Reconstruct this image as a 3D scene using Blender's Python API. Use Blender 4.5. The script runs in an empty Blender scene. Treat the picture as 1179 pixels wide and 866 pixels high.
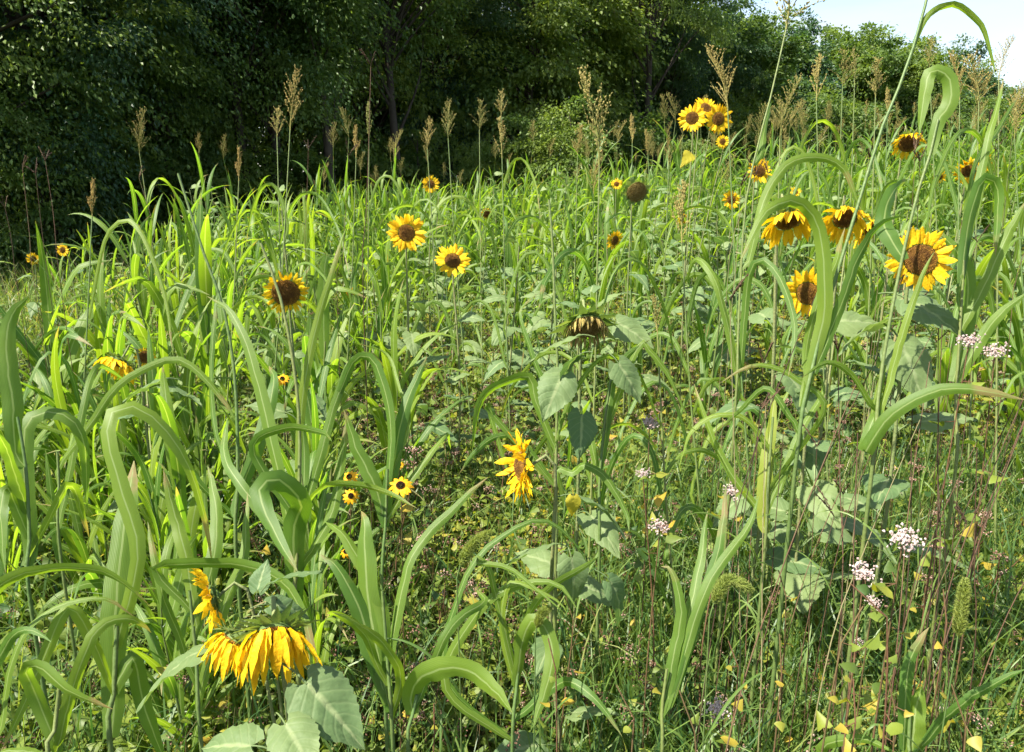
import bpy, math, random
import numpy as np
from mathutils import Matrix, Vector

SC = bpy.context.scene
COL = SC.collection
RNG = np.random.default_rng(11)
random.seed(5)
PI = math.pi
R = math.radians

# ------------------------------------------------------------------ camera
F = 890.0
PITCH = R(14.7)
CAM = np.array([0.0, 0.0, 1.65])
FWD = np.array([0, math.cos(PITCH), -math.sin(PITCH)])
UPV = np.array([0, math.sin(PITCH), math.cos(PITCH)])
RGT = np.array([1.0, 0, 0])


def at(u, v, c):
    """the point at depth c metres seen at photo pixel (u, v)"""
    return CAM + c * (RGT * (u - 589.5) / F + UPV * (433 - v) / F + FWD)


def pix(p):
    q = np.asarray(p, float) - CAM
    c = q @ FWD
    return 589.5 + F * (q @ RGT) / c, 433 - F * (q @ UPV) / c, c


def sstep(a, b, x):
    t = np.clip((x - a) / (b - a), 0, 1)
    return t * t * (3 - 2 * t)


def terr(x, y):
    x = np.asarray(x, float); y = np.asarray(y, float)
    fy = sstep(2, 13, y)
    h = 0.105 * 1.5 * np.logaddexp(0, (x - 0.6) / 1.5) - 0.03 * 1.5 * np.logaddexp(0, (-x - 1) / 1.5)
    h = 2.0 * np.tanh(h / 2.0) * fy
    near = np.exp(-((x / 40) ** 2 + (y / 60) ** 2))
    return h + near * (0.03 * np.sin(1.3 * x + 0.7 * y) + 0.02 * np.sin(2.9 * x - 2.1 * y + 1.0))


# ------------------------------------------------------------------ mesh builder
class MB:
    def __init__(s):
        s.V, s.Q, s.T, s.UV, s.A, s.n = [], [], [], [], [], 0

    def add(s, V, Q=None, T=None, UV=None, A=None):
        V = np.asarray(V, float).reshape(-1, 3)
        k = len(V)
        s.V.append(V)
        s.UV.append(np.zeros((k, 2)) if UV is None else np.asarray(UV, float).reshape(-1, 2))
        s.A.append(np.full(k, 0.0 if A is None else A, float) if np.ndim(A) == 0 else np.asarray(A, float).reshape(-1))
        if Q is not None and len(Q):
            s.Q.append(np.asarray(Q, np.int64).reshape(-1, 4) + s.n)
        if T is not None and len(T):
            s.T.append(np.asarray(T, np.int64).reshape(-1, 3) + s.n)
        s.n += k

    def arrays(s):
        V = np.concatenate(s.V); UV = np.concatenate(s.UV); A = np.concatenate(s.A)
        Q = np.concatenate(s.Q) if s.Q else np.zeros((0, 4), np.int64)
        T = np.concatenate(s.T) if s.T else np.zeros((0, 3), np.int64)
        return V, Q, T, UV, A

    def merge(s, arr, M=None, da=0.0):
        V, Q, T, UV, A = arr
        if M is not None:
            V = V @ M[:3, :3].T + M[:3, 3]
        s.add(V, Q, T, UV, A + da)

    def mesh(s, name, mat, origin=None, smooth=True):
        V, Q, T, UV, A = s.arrays()
        if origin is not None:
            V = V - np.asarray(origin)
        me = bpy.data.meshes.new(name)
        me.vertices.add(len(V))
        me.vertices.foreach_set('co', V.astype(np.float32).ravel())
        li = np.concatenate([Q.ravel(), T.ravel()]).astype(np.int32)
        me.loops.add(len(li))
        me.loops.foreach_set('vertex_index', li)
        st = np.concatenate([np.arange(len(Q)) * 4, len(Q) * 4 + np.arange(len(T)) * 3]).astype(np.int32)
        me.polygons.add(len(st))
        me.polygons.foreach_set('loop_start', st)
        me.update(calc_edges=True)
        uv = me.uv_layers.new(name='UVMap')
        uv.data.foreach_set('uv', UV[li].astype(np.float32).ravel())
        at_ = me.attributes.new('tint', 'FLOAT', 'POINT')
        at_.data.foreach_set('value', A.astype(np.float32))
        me.polygons.foreach_set('use_smooth', np.full(len(st), smooth))
        me.materials.append(mat)
        me.update()
        return me

    def build(s, name, mat, parent=None, origin=None, smooth=True):
        o = bpy.data.objects.new(name, s.mesh(name, mat, origin, smooth))
        COL.objects.link(o)
        if parent is not None:
            o.parent = parent
        return o


def unit(a):
    return a / np.maximum(np.linalg.norm(a, axis=-1, keepdims=True), 1e-9)


def ribbons(mb, P, S, W, fold=0.2, cross=3, tint=0.0, wave=0.0):
    """P,S: M x N x 3, W: M x N half width"""
    P = np.asarray(P, float); S = np.asarray(S, float); W = np.asarray(W, float)
    if P.ndim == 2:
        P, S, W = P[None], S[None], W[None]
    M, N, _ = P.shape
    T = unit(np.gradient(P, axis=1))
    Nn = unit(np.cross(S, T))
    xs = np.array([-1, 0, 1.0]) if cross == 3 else (np.array([-1, -.5, 0, .5, 1.0]) if cross == 5 else np.array([-1, 1.0]))
    k = len(xs)
    V = P[:, :, None, :] + xs[None, None, :, None] * W[:, :, None, None] * S[:, :, None, :]
    lift = np.asarray(fold) * np.abs(xs)[None, None, :] * W[:, :, None]
    if wave:
        sN = np.linspace(0, 1, N)
        ph = RNG.uniform(0, 6, M)
        lift = lift + wave * (np.abs(xs) ** 2)[None, None, :] * W[:, :, None] * np.sin(ph[:, None, None] + xs[None, None, :] * 1.4 + (sN * 17)[None, :, None])
    V = V + lift[..., None] * Nn[:, :, None, :]
    UV = np.stack(np.broadcast_arrays((xs * 0.5 + 0.5)[None, None, :], np.linspace(0, 1, N)[None, :, None] * np.ones((M, 1, 1))), -1)
    a = np.arange(N - 1)[:, None] * k + np.arange(k - 1)[None, :]
    q = np.stack([a, a + 1, a + k + 1, a + k], -1).reshape(-1, 4)
    Q = (np.arange(M)[:, None, None] * N * k + q[None]).reshape(-1, 4)
    A = np.broadcast_to(np.asarray(tint, float).reshape(-1, 1) if np.ndim(tint) else np.full((M, 1), tint), (M, N * k))
    mb.add(V, Q, None, UV, A.ravel())


def tubes(mb, P, Rd, sides=6, tint=0.0):
    P = np.asarray(P, float); Rd = np.asarray(Rd, float)
    if P.ndim == 2:
        P, Rd = P[None], Rd[None]
    M, N, _ = P.shape
    T = unit(np.gradient(P, axis=1))
    ref = np.array([0.31, 0.95, 0.05])
    X = unit(np.cross(T, ref)); Y = np.cross(T, X)
    an = np.arange(sides) / sides * 2 * PI
    V = P[:, :, None, :] + Rd[:, :, None, None] * (np.cos(an)[None, None, :, None] * X[:, :, None, :] + np.sin(an)[None, None, :, None] * Y[:, :, None, :])
    i = np.arange(N - 1)[:, None] * sides; j = np.arange(sides)[None, :]; j2 = (j + 1) % sides
    q = np.stack([i + j, i + j2, i + sides + j2, i + sides + j], -1).reshape(-1, 4)
    Q = (np.arange(M)[:, None, None] * N * sides + q[None]).reshape(-1, 4)
    UV = np.stack(np.broadcast_arrays((an / 2 / PI)[None, None, :], np.linspace(0, 1, N)[None, :, None] * np.ones((M, 1, 1))), -1)
    A = np.broadcast_to(np.asarray(tint, float).reshape(-1, 1) if np.ndim(tint) else np.full((M, 1), tint), (M, N * sides))
    mb.add(V, Q, None, UV, A.ravel())


def perp(A):
    ref = np.where(np.abs(A[:, 2:3]) < 0.9, np.array([[0, 0, 1.0]]), np.array([[1.0, 0, 0]]))
    X = unit(np.cross(A, ref))
    return X, np.cross(A, X)


def octs(mb, C, A, L, Rr, tint=0.0):
    """little seed / floret lozenges: centre C, axis A"""
    C = np.asarray(C, float); M = len(C)
    A = unit(np.asarray(A, float)); L = np.broadcast_to(L, M); Rr = np.broadcast_to(Rr, M)
    X, Y = perp(A)
    h = (L / 2)[:, None]; r = Rr[:, None]
    V = np.stack([C - A * h, C + X * r, C + Y * r, C - X * r, C - Y * r, C + A * h], 1)
    t = np.array([[0, 2, 1], [0, 3, 2], [0, 4, 3], [0, 1, 4], [5, 1, 2], [5, 2, 3], [5, 3, 4], [5, 4, 1]])
    T = (np.arange(M)[:, None, None] * 6 + t[None]).reshape(-1, 3)
    mb.add(V, None, T, None, np.repeat(np.broadcast_to(tint, M), 6))


def cards(mb, C, A, S, L, W, tint=0.0, fold=0.25):
    """folded pointed leaves: base C, axis A, side S"""
    M = len(C)
    A = unit(A); S = unit(S - A * (S * A).sum(-1, keepdims=True)); Nn = np.cross(A, S)
    L = np.broadcast_to(L, M)[:, None]; W = np.broadcast_to(W, M)[:, None]
    V = np.stack([C, C + A * L * .45 + S * W + Nn * W * fold, C + A * L - Nn * L * .12, C + A * L * .45 - S * W + Nn * W * fold], 1)
    t = np.array([[0, 1, 2], [0, 2, 3]])
    T = (np.arange(M)[:, None, None] * 4 + t[None]).reshape(-1, 3)
    uv = np.tile(np.array([[.5, 0], [1, .45], [.5, 1], [0, .45]]), (M, 1))
    mb.add(V, None, T, uv, np.repeat(np.broadcast_to(tint, M), 4))


def small_leaves(mb, C, A, S, L, W, tint=0.0, droop=0.25):
    """heart / arrow shaped soft leaves, 4 rows of 3"""
    M = len(C)
    A = unit(A); S = unit(S - A * (S * A).sum(-1, keepdims=True)); Nn = np.cross(S, A)
    s = np.array([0, .12, .42, .78, 1.0]); w = np.array([.62, 1.0, .80, .34, .02])
    droop = droop * RNG.uniform(-.4, 2.4, (M, 1))
    P = C[:, None, :] + A[:, None, :] * (s[None, :, None] * np.broadcast_to(L, M)[:, None, None]) - Nn[:, None, :] * (droop * s[None] ** 2)[:, :, None] * np.broadcast_to(L, M)[:, None, None]
    ribbons(mb, P, np.repeat(S[:, None, :], 5, 1), np.broadcast_to(W, M)[:, None] * w[None], RNG.uniform(.1, .9, (M, 1, 1)), 3, tint, .18)


def spline(pts, n):
    pts = np.asarray(pts, float)
    if len(pts) == 2:
        pts = np.array([pts[0], (pts[0] + pts[1]) / 2, pts[1]])
    d = np.r_[0, np.cumsum(np.sqrt(np.linalg.norm(np.diff(pts, axis=0), axis=1)))]
    p = np.vstack([2 * pts[0] - pts[1], pts, 2 * pts[-1] - pts[-2]])
    t = np.linspace(0, len(pts) - 1 - 1e-6, n * 4)
    i = t.astype(int); f = (t - i)[:, None]
    a, b, c, e = p[i], p[i + 1], p[i + 2], p[i + 3]
    q = 0.5 * (2 * b + (c - a) * f + (2 * a - 5 * b + 4 * c - e) * f ** 2 + (3 * b - a - 3 * c + e) * f ** 3)
    L = np.r_[0, np.cumsum(np.linalg.norm(np.diff(q, axis=0), axis=1))]
    g = np.linspace(0, L[-1], n)
    return np.stack([np.interp(g, L, q[:, k]) for k in range(3)], -1)


# ------------------------------------------------------------------ materials
def nt(name):
    m = bpy.data.materials.new(name); m.use_nodes = True
    t = m.node_tree; t.nodes.clear()
    return m, t, t.nodes, t.links


def rgb(c):
    return (c[0], c[1], c[2], 1)


def leafmat(name, a, b, tr=None, mixf=0.42, rough=0.45, spec=0.5, rib=None, veins=0.0, objvar=0.35, noise=0.35, nscale=9.0, c3=None, chev=False):
    """reflecting + translucent leaf; 'tint' moves from colour a to b; rib = colour of the midrib"""
    m, t, N, Lk = nt(name)
    out = N.new('ShaderNodeOutputMaterial')
    pb = N.new('ShaderNodeBsdfPrincipled'); trn = N.new('ShaderNodeBsdfTranslucent'); mx = N.new('ShaderNodeMixShader')
    mx.inputs[0].default_value = mixf
    pb.inputs['Roughness'].default_value = rough
    pb.inputs['Specular IOR Level'].default_value = spec
    att = N.new('ShaderNodeAttribute'); att.attribute_name = 'tint'
    oi = N.new('ShaderNodeObjectInfo')
    geo = N.new('ShaderNodeNewGeometry')
    nz = N.new('ShaderNodeTexNoise'); nz.inputs['Scale'].default_value = nscale; nz.inputs['Detail'].default_value = 3
    Lk.new(geo.outputs['Position'], nz.inputs['Vector'])

    def math_(op, x, y, clamp=False):
        n = N.new('ShaderNodeMath'); n.operation = op; n.use_clamp = clamp
        for i, k in enumerate((x, y)):
            if isinstance(k, (int, float)):
                n.inputs[i].default_value = k
            else:
                Lk.new(k, n.inputs[i])
        return n.outputs[0]
    f = math_('ADD', att.outputs['Fac'], math_('MULTIPLY', math_('SUBTRACT', oi.outputs['Random'], 0.5), objvar))
    f = math_('ADD', f, math_('MULTIPLY', math_('SUBTRACT', nz.outputs['Fac'], 0.5), noise * 2), True)
    ramp = N.new('ShaderNodeValToRGB'); Lk.new(f, ramp.inputs[0])
    ramp.color_ramp.elements[0].color = rgb(a); ramp.color_ramp.elements[1].color = rgb(b)
    if c3:
        ramp.color_ramp.elements[1].position = 0.6
        e = ramp.color_ramp.elements.new(1.0); e.color = rgb(c3)
    colr = ramp.outputs['Color']
    if rib or veins:
        uv = N.new('ShaderNodeUVMap'); sp = N.new('ShaderNodeSeparateXYZ'); Lk.new(uv.outputs[0], sp.inputs[0])
        if veins:
            wv = math_('SINE', math_('MULTIPLY', sp.outputs['X'], 95.0), 0.0)
            mm = N.new('ShaderNodeMix'); mm.data_type = 'RGBA'; mm.blend_type = 'MULTIPLY'
            Lk.new(math_('ADD', math_('MULTIPLY', wv, veins * .5), veins * .5), mm.inputs['Factor'])
            Lk.new(colr, mm.inputs['A']); mm.inputs['B'].default_value = (.55, .6, .5, 1)
            colr = mm.outputs['Result']
        if rib and veins >= .3:
            tp_ = N.new('ShaderNodeMapRange'); tp_.inputs['From Min'].default_value = .90; tp_.inputs['From Max'].default_value = 1.0
            Lk.new(math_('ADD', sp.outputs['Y'], math_('MULTIPLY', math_('SUBTRACT', nz.outputs['Fac'], .52), .9)), tp_.inputs['Value'])
            mm = N.new('ShaderNodeMix'); mm.data_type = 'RGBA'
            Lk.new(math_('MULTIPLY', tp_.outputs[0], .8), mm.inputs['Factor']); Lk.new(colr, mm.inputs['A']); mm.inputs['B'].default_value = (.27, .19, .09, 1)
            colr = mm.outputs['Result']
        if rib:
            d = math_('ABSOLUTE', math_('SUBTRACT', sp.outputs['X'], 0.5), 0.0)
            k = N.new('ShaderNodeMapRange'); k.inputs['From Min'].default_value = 0.065; k.inputs['From Max'].default_value = 0.02
            Lk.new(d, k.inputs['Value'])
            mm = N.new('ShaderNodeMix'); mm.data_type = 'RGBA'
            Lk.new(k.outputs[0], mm.inputs['Factor']); Lk.new(colr, mm.inputs['A']); mm.inputs['B'].default_value = rgb(rib)
            colr = mm.outputs['Result']
    hgt = None
    if chev:
        cd_ = math_('SUBTRACT', sp.outputs['Y'], math_('MULTIPLY', math_('ABSOLUTE', math_('SUBTRACT', sp.outputs['X'], .5), 0), .55))
        cd_ = math_('ADD', cd_, math_('MULTIPLY', math_('SUBTRACT', nz.outputs['Fac'], .5), .16))
        wv2 = math_('POWER', math_('ADD', math_('MULTIPLY', math_('SINE', math_('MULTIPLY', cd_, 44.0), 0), .5), .5), 10.0)
        mm = N.new('ShaderNodeMix'); mm.data_type = 'RGBA'
        Lk.new(math_('MULTIPLY', wv2, .20), mm.inputs['Factor']); Lk.new(colr, mm.inputs['A']); mm.inputs['B'].default_value = rgb(rib)
        colr = mm.outputs['Result']; hgt = wv2
    Lk.new(colr, pb.inputs['Base Color'])
    tm = N.new('ShaderNodeMix'); tm.data_type = 'RGBA'; tm.blend_type = 'MULTIPLY'; tm.inputs['Factor'].default_value = 1
    Lk.new(colr, tm.inputs['A']); tm.inputs['B'].default_value = rgb(tr or (1, 1, 1))
    Lk.new(tm.outputs['Result'], trn.inputs['Color'])
    bp = N.new('ShaderNodeBump'); bp.inputs['Strength'].default_value = 0.25; bp.inputs['Distance'].default_value = 0.01
    n2 = N.new('ShaderNodeTexNoise'); n2.inputs['Scale'].default_value = nscale * 6; Lk.new(geo.outputs['Position'], n2.inputs['Vector'])
    if hgt is not None:
        Lk.new(math_('SUBTRACT', n2.outputs['Fac'], hgt), bp.inputs['Height']); bp.inputs['Strength'].default_value = .15
    else:
        Lk.new(n2.outputs['Fac'], bp.inputs['Height'])
    if veins >= .3:
        Lk.new(math_('ADD', n2.outputs['Fac'], wv), bp.inputs['Height']); bp.inputs['Distance'].default_value = .0003
    Lk.new(bp.outputs[0], pb.inputs['Normal'])
    Lk.new(pb.outputs[0], mx.inputs[1]); Lk.new(trn.outputs[0], mx.inputs[2]); Lk.new(mx.outputs[0], out.inputs['Surface'])
    return m


def plainmat(name, a, b, rough=0.8, spec=0.3, scale=20.0, objvar=0.3, noise=0.5):
    return leafmat(name, a, b, None, 0.0, rough, spec, objvar=objvar, noise=noise, nscale=scale)


M_SORG = leafmat('sorghum leaf', (.082, .165, .024), (.182, .256, .028), (2.2, 2.2, .65), .50, .50, .42, rib=(.24, .31, .11), veins=.3, objvar=.8)
M_SORGY = leafmat('yellowing leaf', (.20, .27, .03), (.26, .30, .04), (1.6, 1.5, .8), .5, .45, .4, rib=(.35, .38, .15), veins=.3)
M_STALK = leafmat('sorghum stalk', (.085, .15, .04), (.19, .20, .06), None, .12, .5, .4, objvar=.6)
M_PAN = leafmat('sorghum seed', (.22, .23, .06), (.40, .32, .10), None, .30, .6, .25, objvar=.55, noise=.3, nscale=60, c3=(.36, .245, .075))
M_SFLEAF = leafmat('sunflower leaf', (.085, .145, .055), (.165, .215, .080), (1.6, 1.8, .7), .30, .6, .28, rib=(.21, .26, .12), objvar=.5, nscale=14, chev=True)
M_SFYEL = leafmat('yellow sunflower leaf', (.36, .33, .03), (.48, .36, .04), (1.3, 1.2, .6), .4, .6, .2)
M_SFSTEM = plainmat('sunflower stem', (.12, .17, .055), (.23, .21, .10), .75, .2, 30)
M_BRACT = leafmat('sunflower bract', (.10, .165, .045), (.22, .27, .08), (1.6, 1.7, .7), .28, .6, .25, nscale=40)
M_PETAL = leafmat('sunflower petal', (.82, .46, .009), (.90, .61, .017), (1.0, .97, .5), .40, .55, .2, veins=.25, objvar=.2, noise=.3, nscale=30)
M_PETALO = leafmat('susan petal', (.78, .36, .010), (.80, .44, .014), (1.0, .9, .5), .35, .55, .2, objvar=.1, nscale=30)
M_DISC = plainmat('sunflower disc', (.10, .045, .014), (.55, .30, .045), .85, .15, 90, objvar=.1, noise=.25)
M_SPENT = leafmat('withered floret', (.22, .14, .045), (.38, .32, .10), None, .2, .8, .1, nscale=60)
M_SUSAN = plainmat('susan cone', (.018, .009, .007), (.05, .022, .014), .8, .15, 60)
M_UNDER = leafmat('undergrowth leaf', (.035, .080, .018), (.17, .22, .030), (1.9, 1.8, .7), .40, .5, .35, objvar=0, noise=.35, nscale=2.5, c3=(.36, .26, .035))
M_TWIG = leafmat('dry stem', (.075, .085, .025), (.15, .085, .045), None, .1, .8, .15, objvar=.5, noise=.3, nscale=8, c3=(.12, .05, .03))
M_SEEDB = leafmat('brown seed cluster', (.07, .038, .025), (.22, .125, .085), None, .1, .85, .1, objvar=.4, noise=.3, nscale=50, c3=(.42, .30, .24))
M_BLOSS = leafmat('pale buckwheat blossom', (.40, .28, .26), (.62, .53, .48), None, .25, .7, .15, objvar=.3, noise=.4, nscale=150)
M_GRASS = leafmat('thin grass blade', (.040, .100, .028), (.14, .21, .04), (2.0, 1.9, .8), .40, .45, .4, objvar=0, noise=.25, nscale=3, c3=(.36, .30, .14))
M_BLUE = leafmat('dark grass stalk', (.045, .030, .018), (.105, .058, .034), None, .1, .7, .2, objvar=.8, nscale=12, c3=(.17, .15, .07))
M_FOX = leafmat('foxtail bristle', (.16, .22, .045), (.34, .38, .10), (1.5, 1.5, .8), .4, .6, .2, nscale=60)
M_TREE = leafmat('tree leaf', (.052, .104, .022), (.120, .176, .034), (2.2, 2.1, .8), .40, .5, .35, objvar=.6, noise=.45, nscale=.55)
M_TREE2 = leafmat('pale tree leaf', (.078, .138, .026), (.155, .21, .042), (2.1, 2.0, .8), .42, .5, .35, objvar=.5, noise=.45, nscale=.6)
M_TREE3 = leafmat('bluish tree leaf', (.032, .078, .030), (.075, .128, .040), (1.7, 1.9, .9), .30, .45, .4, objvar=.6, noise=.45, nscale=.7)
M_BUSH = leafmat('bush leaf', (.095, .155, .028), (.17, .22, .038), (1.7, 1.7, .8), .36, .5, .35, objvar=.5, noise=.4, nscale=1.2)
M_BARK = plainmat('bark', (.045, .036, .028), (.11, .09, .07), .9, .1, 6)


def groundmat():
    m, t, N, Lk = nt('field soil and litter')
    out = N.new('ShaderNodeOutputMaterial'); pb = N.new('ShaderNodeBsdfPrincipled')
    pb.inputs['Roughness'].default_value = .95; pb.inputs['Specular IOR Level'].default_value = .1
    g = N.new('ShaderNodeNewGeometry')
    a = N.new('ShaderNodeTexNoise'); a.inputs['Scale'].default_value = 14; a.inputs['Detail'].default_value = 8
    b = N.new('ShaderNodeTexNoise'); b.inputs['Scale'].default_value = 1.1; b.inputs['Detail'].default_value = 5
    for n in (a, b):
        Lk.new(g.outputs['Position'], n.inputs['Vector'])
    r1 = N.new('ShaderNodeValToRGB'); Lk.new(a.outputs['Fac'], r1.inputs[0])
    r1.color_ramp.elements[0].position = .3; r1.color_ramp.elements[0].color = (.018, .015, .009, 1)
    r1.color_ramp.elements[1].position = .75; r1.color_ramp.elements[1].color = (.085, .062, .032, 1)
    r2 = N.new('ShaderNodeValToRGB'); Lk.new(a.outputs['Fac'], r2.inputs[0])
    r2.color_ramp.elements[0].color = (.018, .03, .009, 1); r2.color_ramp.elements[1].color = (.055, .085, .02, 1)
    mx = N.new('ShaderNodeMix'); mx.data_type = 'RGBA'
    Lk.new(b.outputs['Fac'], mx.inputs['Factor']); Lk.new(r1.outputs[0], mx.inputs['A']); Lk.new(r2.outputs[0], mx.inputs['B'])
    Lk.new(mx.outputs['Result'], pb.inputs['Base Color'])
    bp = N.new('ShaderNodeBump'); bp.inputs['Distance'].default_value = .03; Lk.new(a.outputs['Fac'], bp.inputs['Height']); Lk.new(bp.outputs[0], pb.inputs['Normal'])
    Lk.new(pb.outputs[0], out.inputs[0])
    return m


# ------------------------------------------------------------------ object helpers
def tag(o, label=None, cat=None, group=None, kind=None):
    if label: o['label'] = label
    if cat: o['category'] = cat
    if group: o['group'] = group
    if kind: o['kind'] = kind
    return o


def empty(name, loc, label=None, cat=None, group=None):
    o = bpy.data.objects.new(name, None); COL.objects.link(o)
    o.location = [float(k) for k in loc]; o.empty_display_size = .1
    return tag(o, label, cat, group)


def child(name, me, parent, loc=None, mat=None):
    o = bpy.data.objects.new(name, me); COL.objects.link(o); o.parent = parent
    if loc is not None: o.location = [float(k) for k in loc]
    if mat is not None: o.matrix_local = mat
    return o


def copy_tree(o, parent=None):
    c = o.copy(); COL.objects.link(c)
    if parent is not None: c.parent = parent
    for ch in list(o.children): copy_tree(ch, c)
    return c


# ------------------------------------------------------------------ the setting
def build_ground():
    def axis(lo, hi, near, step, n=26):
        core = np.arange(-near, near + .01, step)
        out = near + (np.geomspace(1, hi - near + 1, n) - 1)[1:]
        return np.r_[-out[::-1], core, out]
    xs = axis(-700, 700, 24, 1.0); ys = axis(-700, 700, 40, 1.0)
    X, Y = np.meshgrid(xs, ys, indexing='ij')
    Z = terr(X, Y)
    V = np.stack([X, Y, Z], -1).reshape(-1, 3)
    nx, ny = len(xs), len(ys)
    i = np.arange(nx - 1)[:, None] * ny + np.arange(ny - 1)[None]
    Q = np.stack([i, i + ny, i + ny + 1, i + 1], -1).reshape(-1, 4)
    mb = MB(); mb.add(V, Q, None, V[:, :2])
    tag(mb.build('ground', groundmat()), kind='structure')


build_ground()


# ------------------------------------------------------------------ trees
def make_crown(seed, H, rad, n_clump, n_leaf, low=.08, leaf=.12, mat=None, clump=.62, limbs=26, trunk_r=.16, tip=1.0):
    """meshes of one tree: trunk with limbs, crown of leaves in clumps"""
    g = np.random.default_rng(seed)
    # envelope: lobed ellipsoid
    zc = H * (low + 1) / 2; hz = H * (1 - low) / 2
    d = unit(g.normal(size=(n_clump, 3)))
    lob = 1 + .22 * np.sin(3 * np.arctan2(d[:, 1], d[:, 0]) + seed) + .16 * np.sin(5 * d[:, 2] + 2 * seed)
    r = g.uniform(.30, 1, n_clump) ** .55 * lob
    c = d * r[:, None] * np.array([rad, rad, hz]) + np.array([0, 0, zc])
    c[:, 2] = np.clip(c[:, 2], H * low * .6 + .2, None)
    cs = clump * g.uniform(.55, 1.35, n_clump)
    n = n_clump * n_leaf
    k = np.repeat(np.arange(n_clump), n_leaf)
    out = unit(c - np.array([0, 0, zc]))
    # every clump is a drooping spray: long outward, thin across its layer
    oh = out + g.normal(size=(n_clump, 3)) * .45; oh[:, 2] = oh[:, 2] * .4 - .12; oh = unit(oh)
    ot = unit(np.cross(oh, [0, 0, 1.0]))
    on = np.cross(ot, oh)
    e = g.normal(size=(n, 3)) * cs[k][:, None]
    off = oh[k] * e[:, :1] * .78 + ot[k] * e[:, 1:2] * .55 + on[k] * e[:, 2:] * .17
    off[:, 2] -= .20 * (off[:, 0] ** 2 + off[:, 1] ** 2) / cs[k]
    P = c[k] + off
    ax = unit(unit(off) * .8 + out[k] * .5 + np.array([0, 0, -.55]) + g.normal(size=(n, 3)) * .45)
    sd = g.normal(size=(n, 3)) * np.array([1, 1, .35])
    L = leaf * g.uniform(.7, 1.4, n)
    ctint = g.uniform(-.1, 1.0, n_clump)[k] + g.normal(size=n) * .12
    mb = MB(); cards(mb, P, ax, sd, L, L * g.uniform(.22, .34, n), ctint)
    crown = mb.mesh('crown', mat, smooth=False)
    tb = MB()
    bend = g.normal(size=2) * .5
    zz = np.linspace(0, H * .88, 9)
    tp = np.stack([bend[0] * np.sin(zz / H * 2.5) * .5, bend[1] * np.sin(zz / H * 2) * .5, zz], -1)
    tubes(tb, tp, trunk_r * (1 - .85 * zz / H / .9), 8, .3)
    for j in g.choice(n_clump, min(limbs, n_clump), replace=False):
        e = c[j]
        t0 = np.clip(e[2] / H - .12 - .1 * g.random(), .06, .8)
        b = np.array([np.interp(t0 * H, zz, tp[:, 0]), np.interp(t0 * H, zz, tp[:, 1]), t0 * H])
        mid = (b + e) / 2 + np.array([0, 0, .05 * H * g.random()]) + g.normal(size=3) * .12
        q = spline([b, mid, e], 7)
        rr = trunk_r * .42 * (1 - t0 * .6)
        tubes(tb, q, np.linspace(rr, rr * .22, 7), 5, .3)
    trunk = tb.mesh('trunk', M_BARK)
    return trunk, crown


TREE_VARS = [
    make_crown(1, 11.0, 3.3, 210, 430, .04, .082, M_TREE, .70),
    make_crown(2, 12.0, 2.7, 150, 420, .28, .085, M_TREE, .66, 46, .15),
    make_crown(3, 10.0, 3.4, 160, 300, .10, .125, M_TREE2, .66, 40),
    make_crown(4, 12.5, 3.7, 200, 420, .12, .088, M_TREE3, .74, 40, .2),
    make_crown(5, 9.0, 2.8, 130, 400, .22, .085, M_TREE2, .58, 46, .12),
    make_crown(6, 9.5, 3.6, 260, 170, .02, .21, M_TREE, .62),
    make_crown(7, 10.0, 3.2, 250, 170, .02, .20, M_TREE3, .60),
    make_crown(8, 11.5, 2.3, 70, 380, .42, .09, M_TREE2, .56, 60, .13),
    make_crown(9, 11.0, 2.0, 60, 380, .36, .09, M_TREE, .54, 56, .11),
]
BUSH_VARS = [
    make_crown(11, 3.6, 1.45, 90, 200, .0, .085, M_BUSH, .34, 14, .05),
    make_crown(12, 2.6, 1.5, 70, 190, .0, .09, M_TREE, .36, 12, .05),
]


def put_tree(name, var, u, c, s, rz, label, cat, group=None, sz=1.0):
    tr, cr = var
    x = (u - 589.5) / F * c
    y = c / math.cos(PITCH)
    r = empty(name, (x, y, float(terr(x, y)) - .05), label, cat, group)
    r.rotation_euler = (0, 0, rz); r.scale = (s, s, s * sz)
    child('trunk', tr, r); child('crown', cr, r)
    return r


VAR_H = [11.0, 12.0, 10.0, 12.5, 9.0, 9.5, 10.0, 11.5, 11.0]
SKY_U = [730, 790, 840, 940, 1000, 1040, 1090, 1130, 1165, 1245, 1330]
SKY_V = [-120, -14, 14, 20, 30, 46, 46, 66, 98, 140, 155]


def top_scale(u, c, var, drop=0):
    v = np.interp(u, SKY_U, SKY_V) + drop
    x = (u - 589.5) / F * c; y = c / math.cos(PITCH)
    return (1.65 - float(terr(x, y)) + y * math.tan(math.atan((433 - v) / F) - PITCH)) / VAR_H[var] / 1.02


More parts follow.
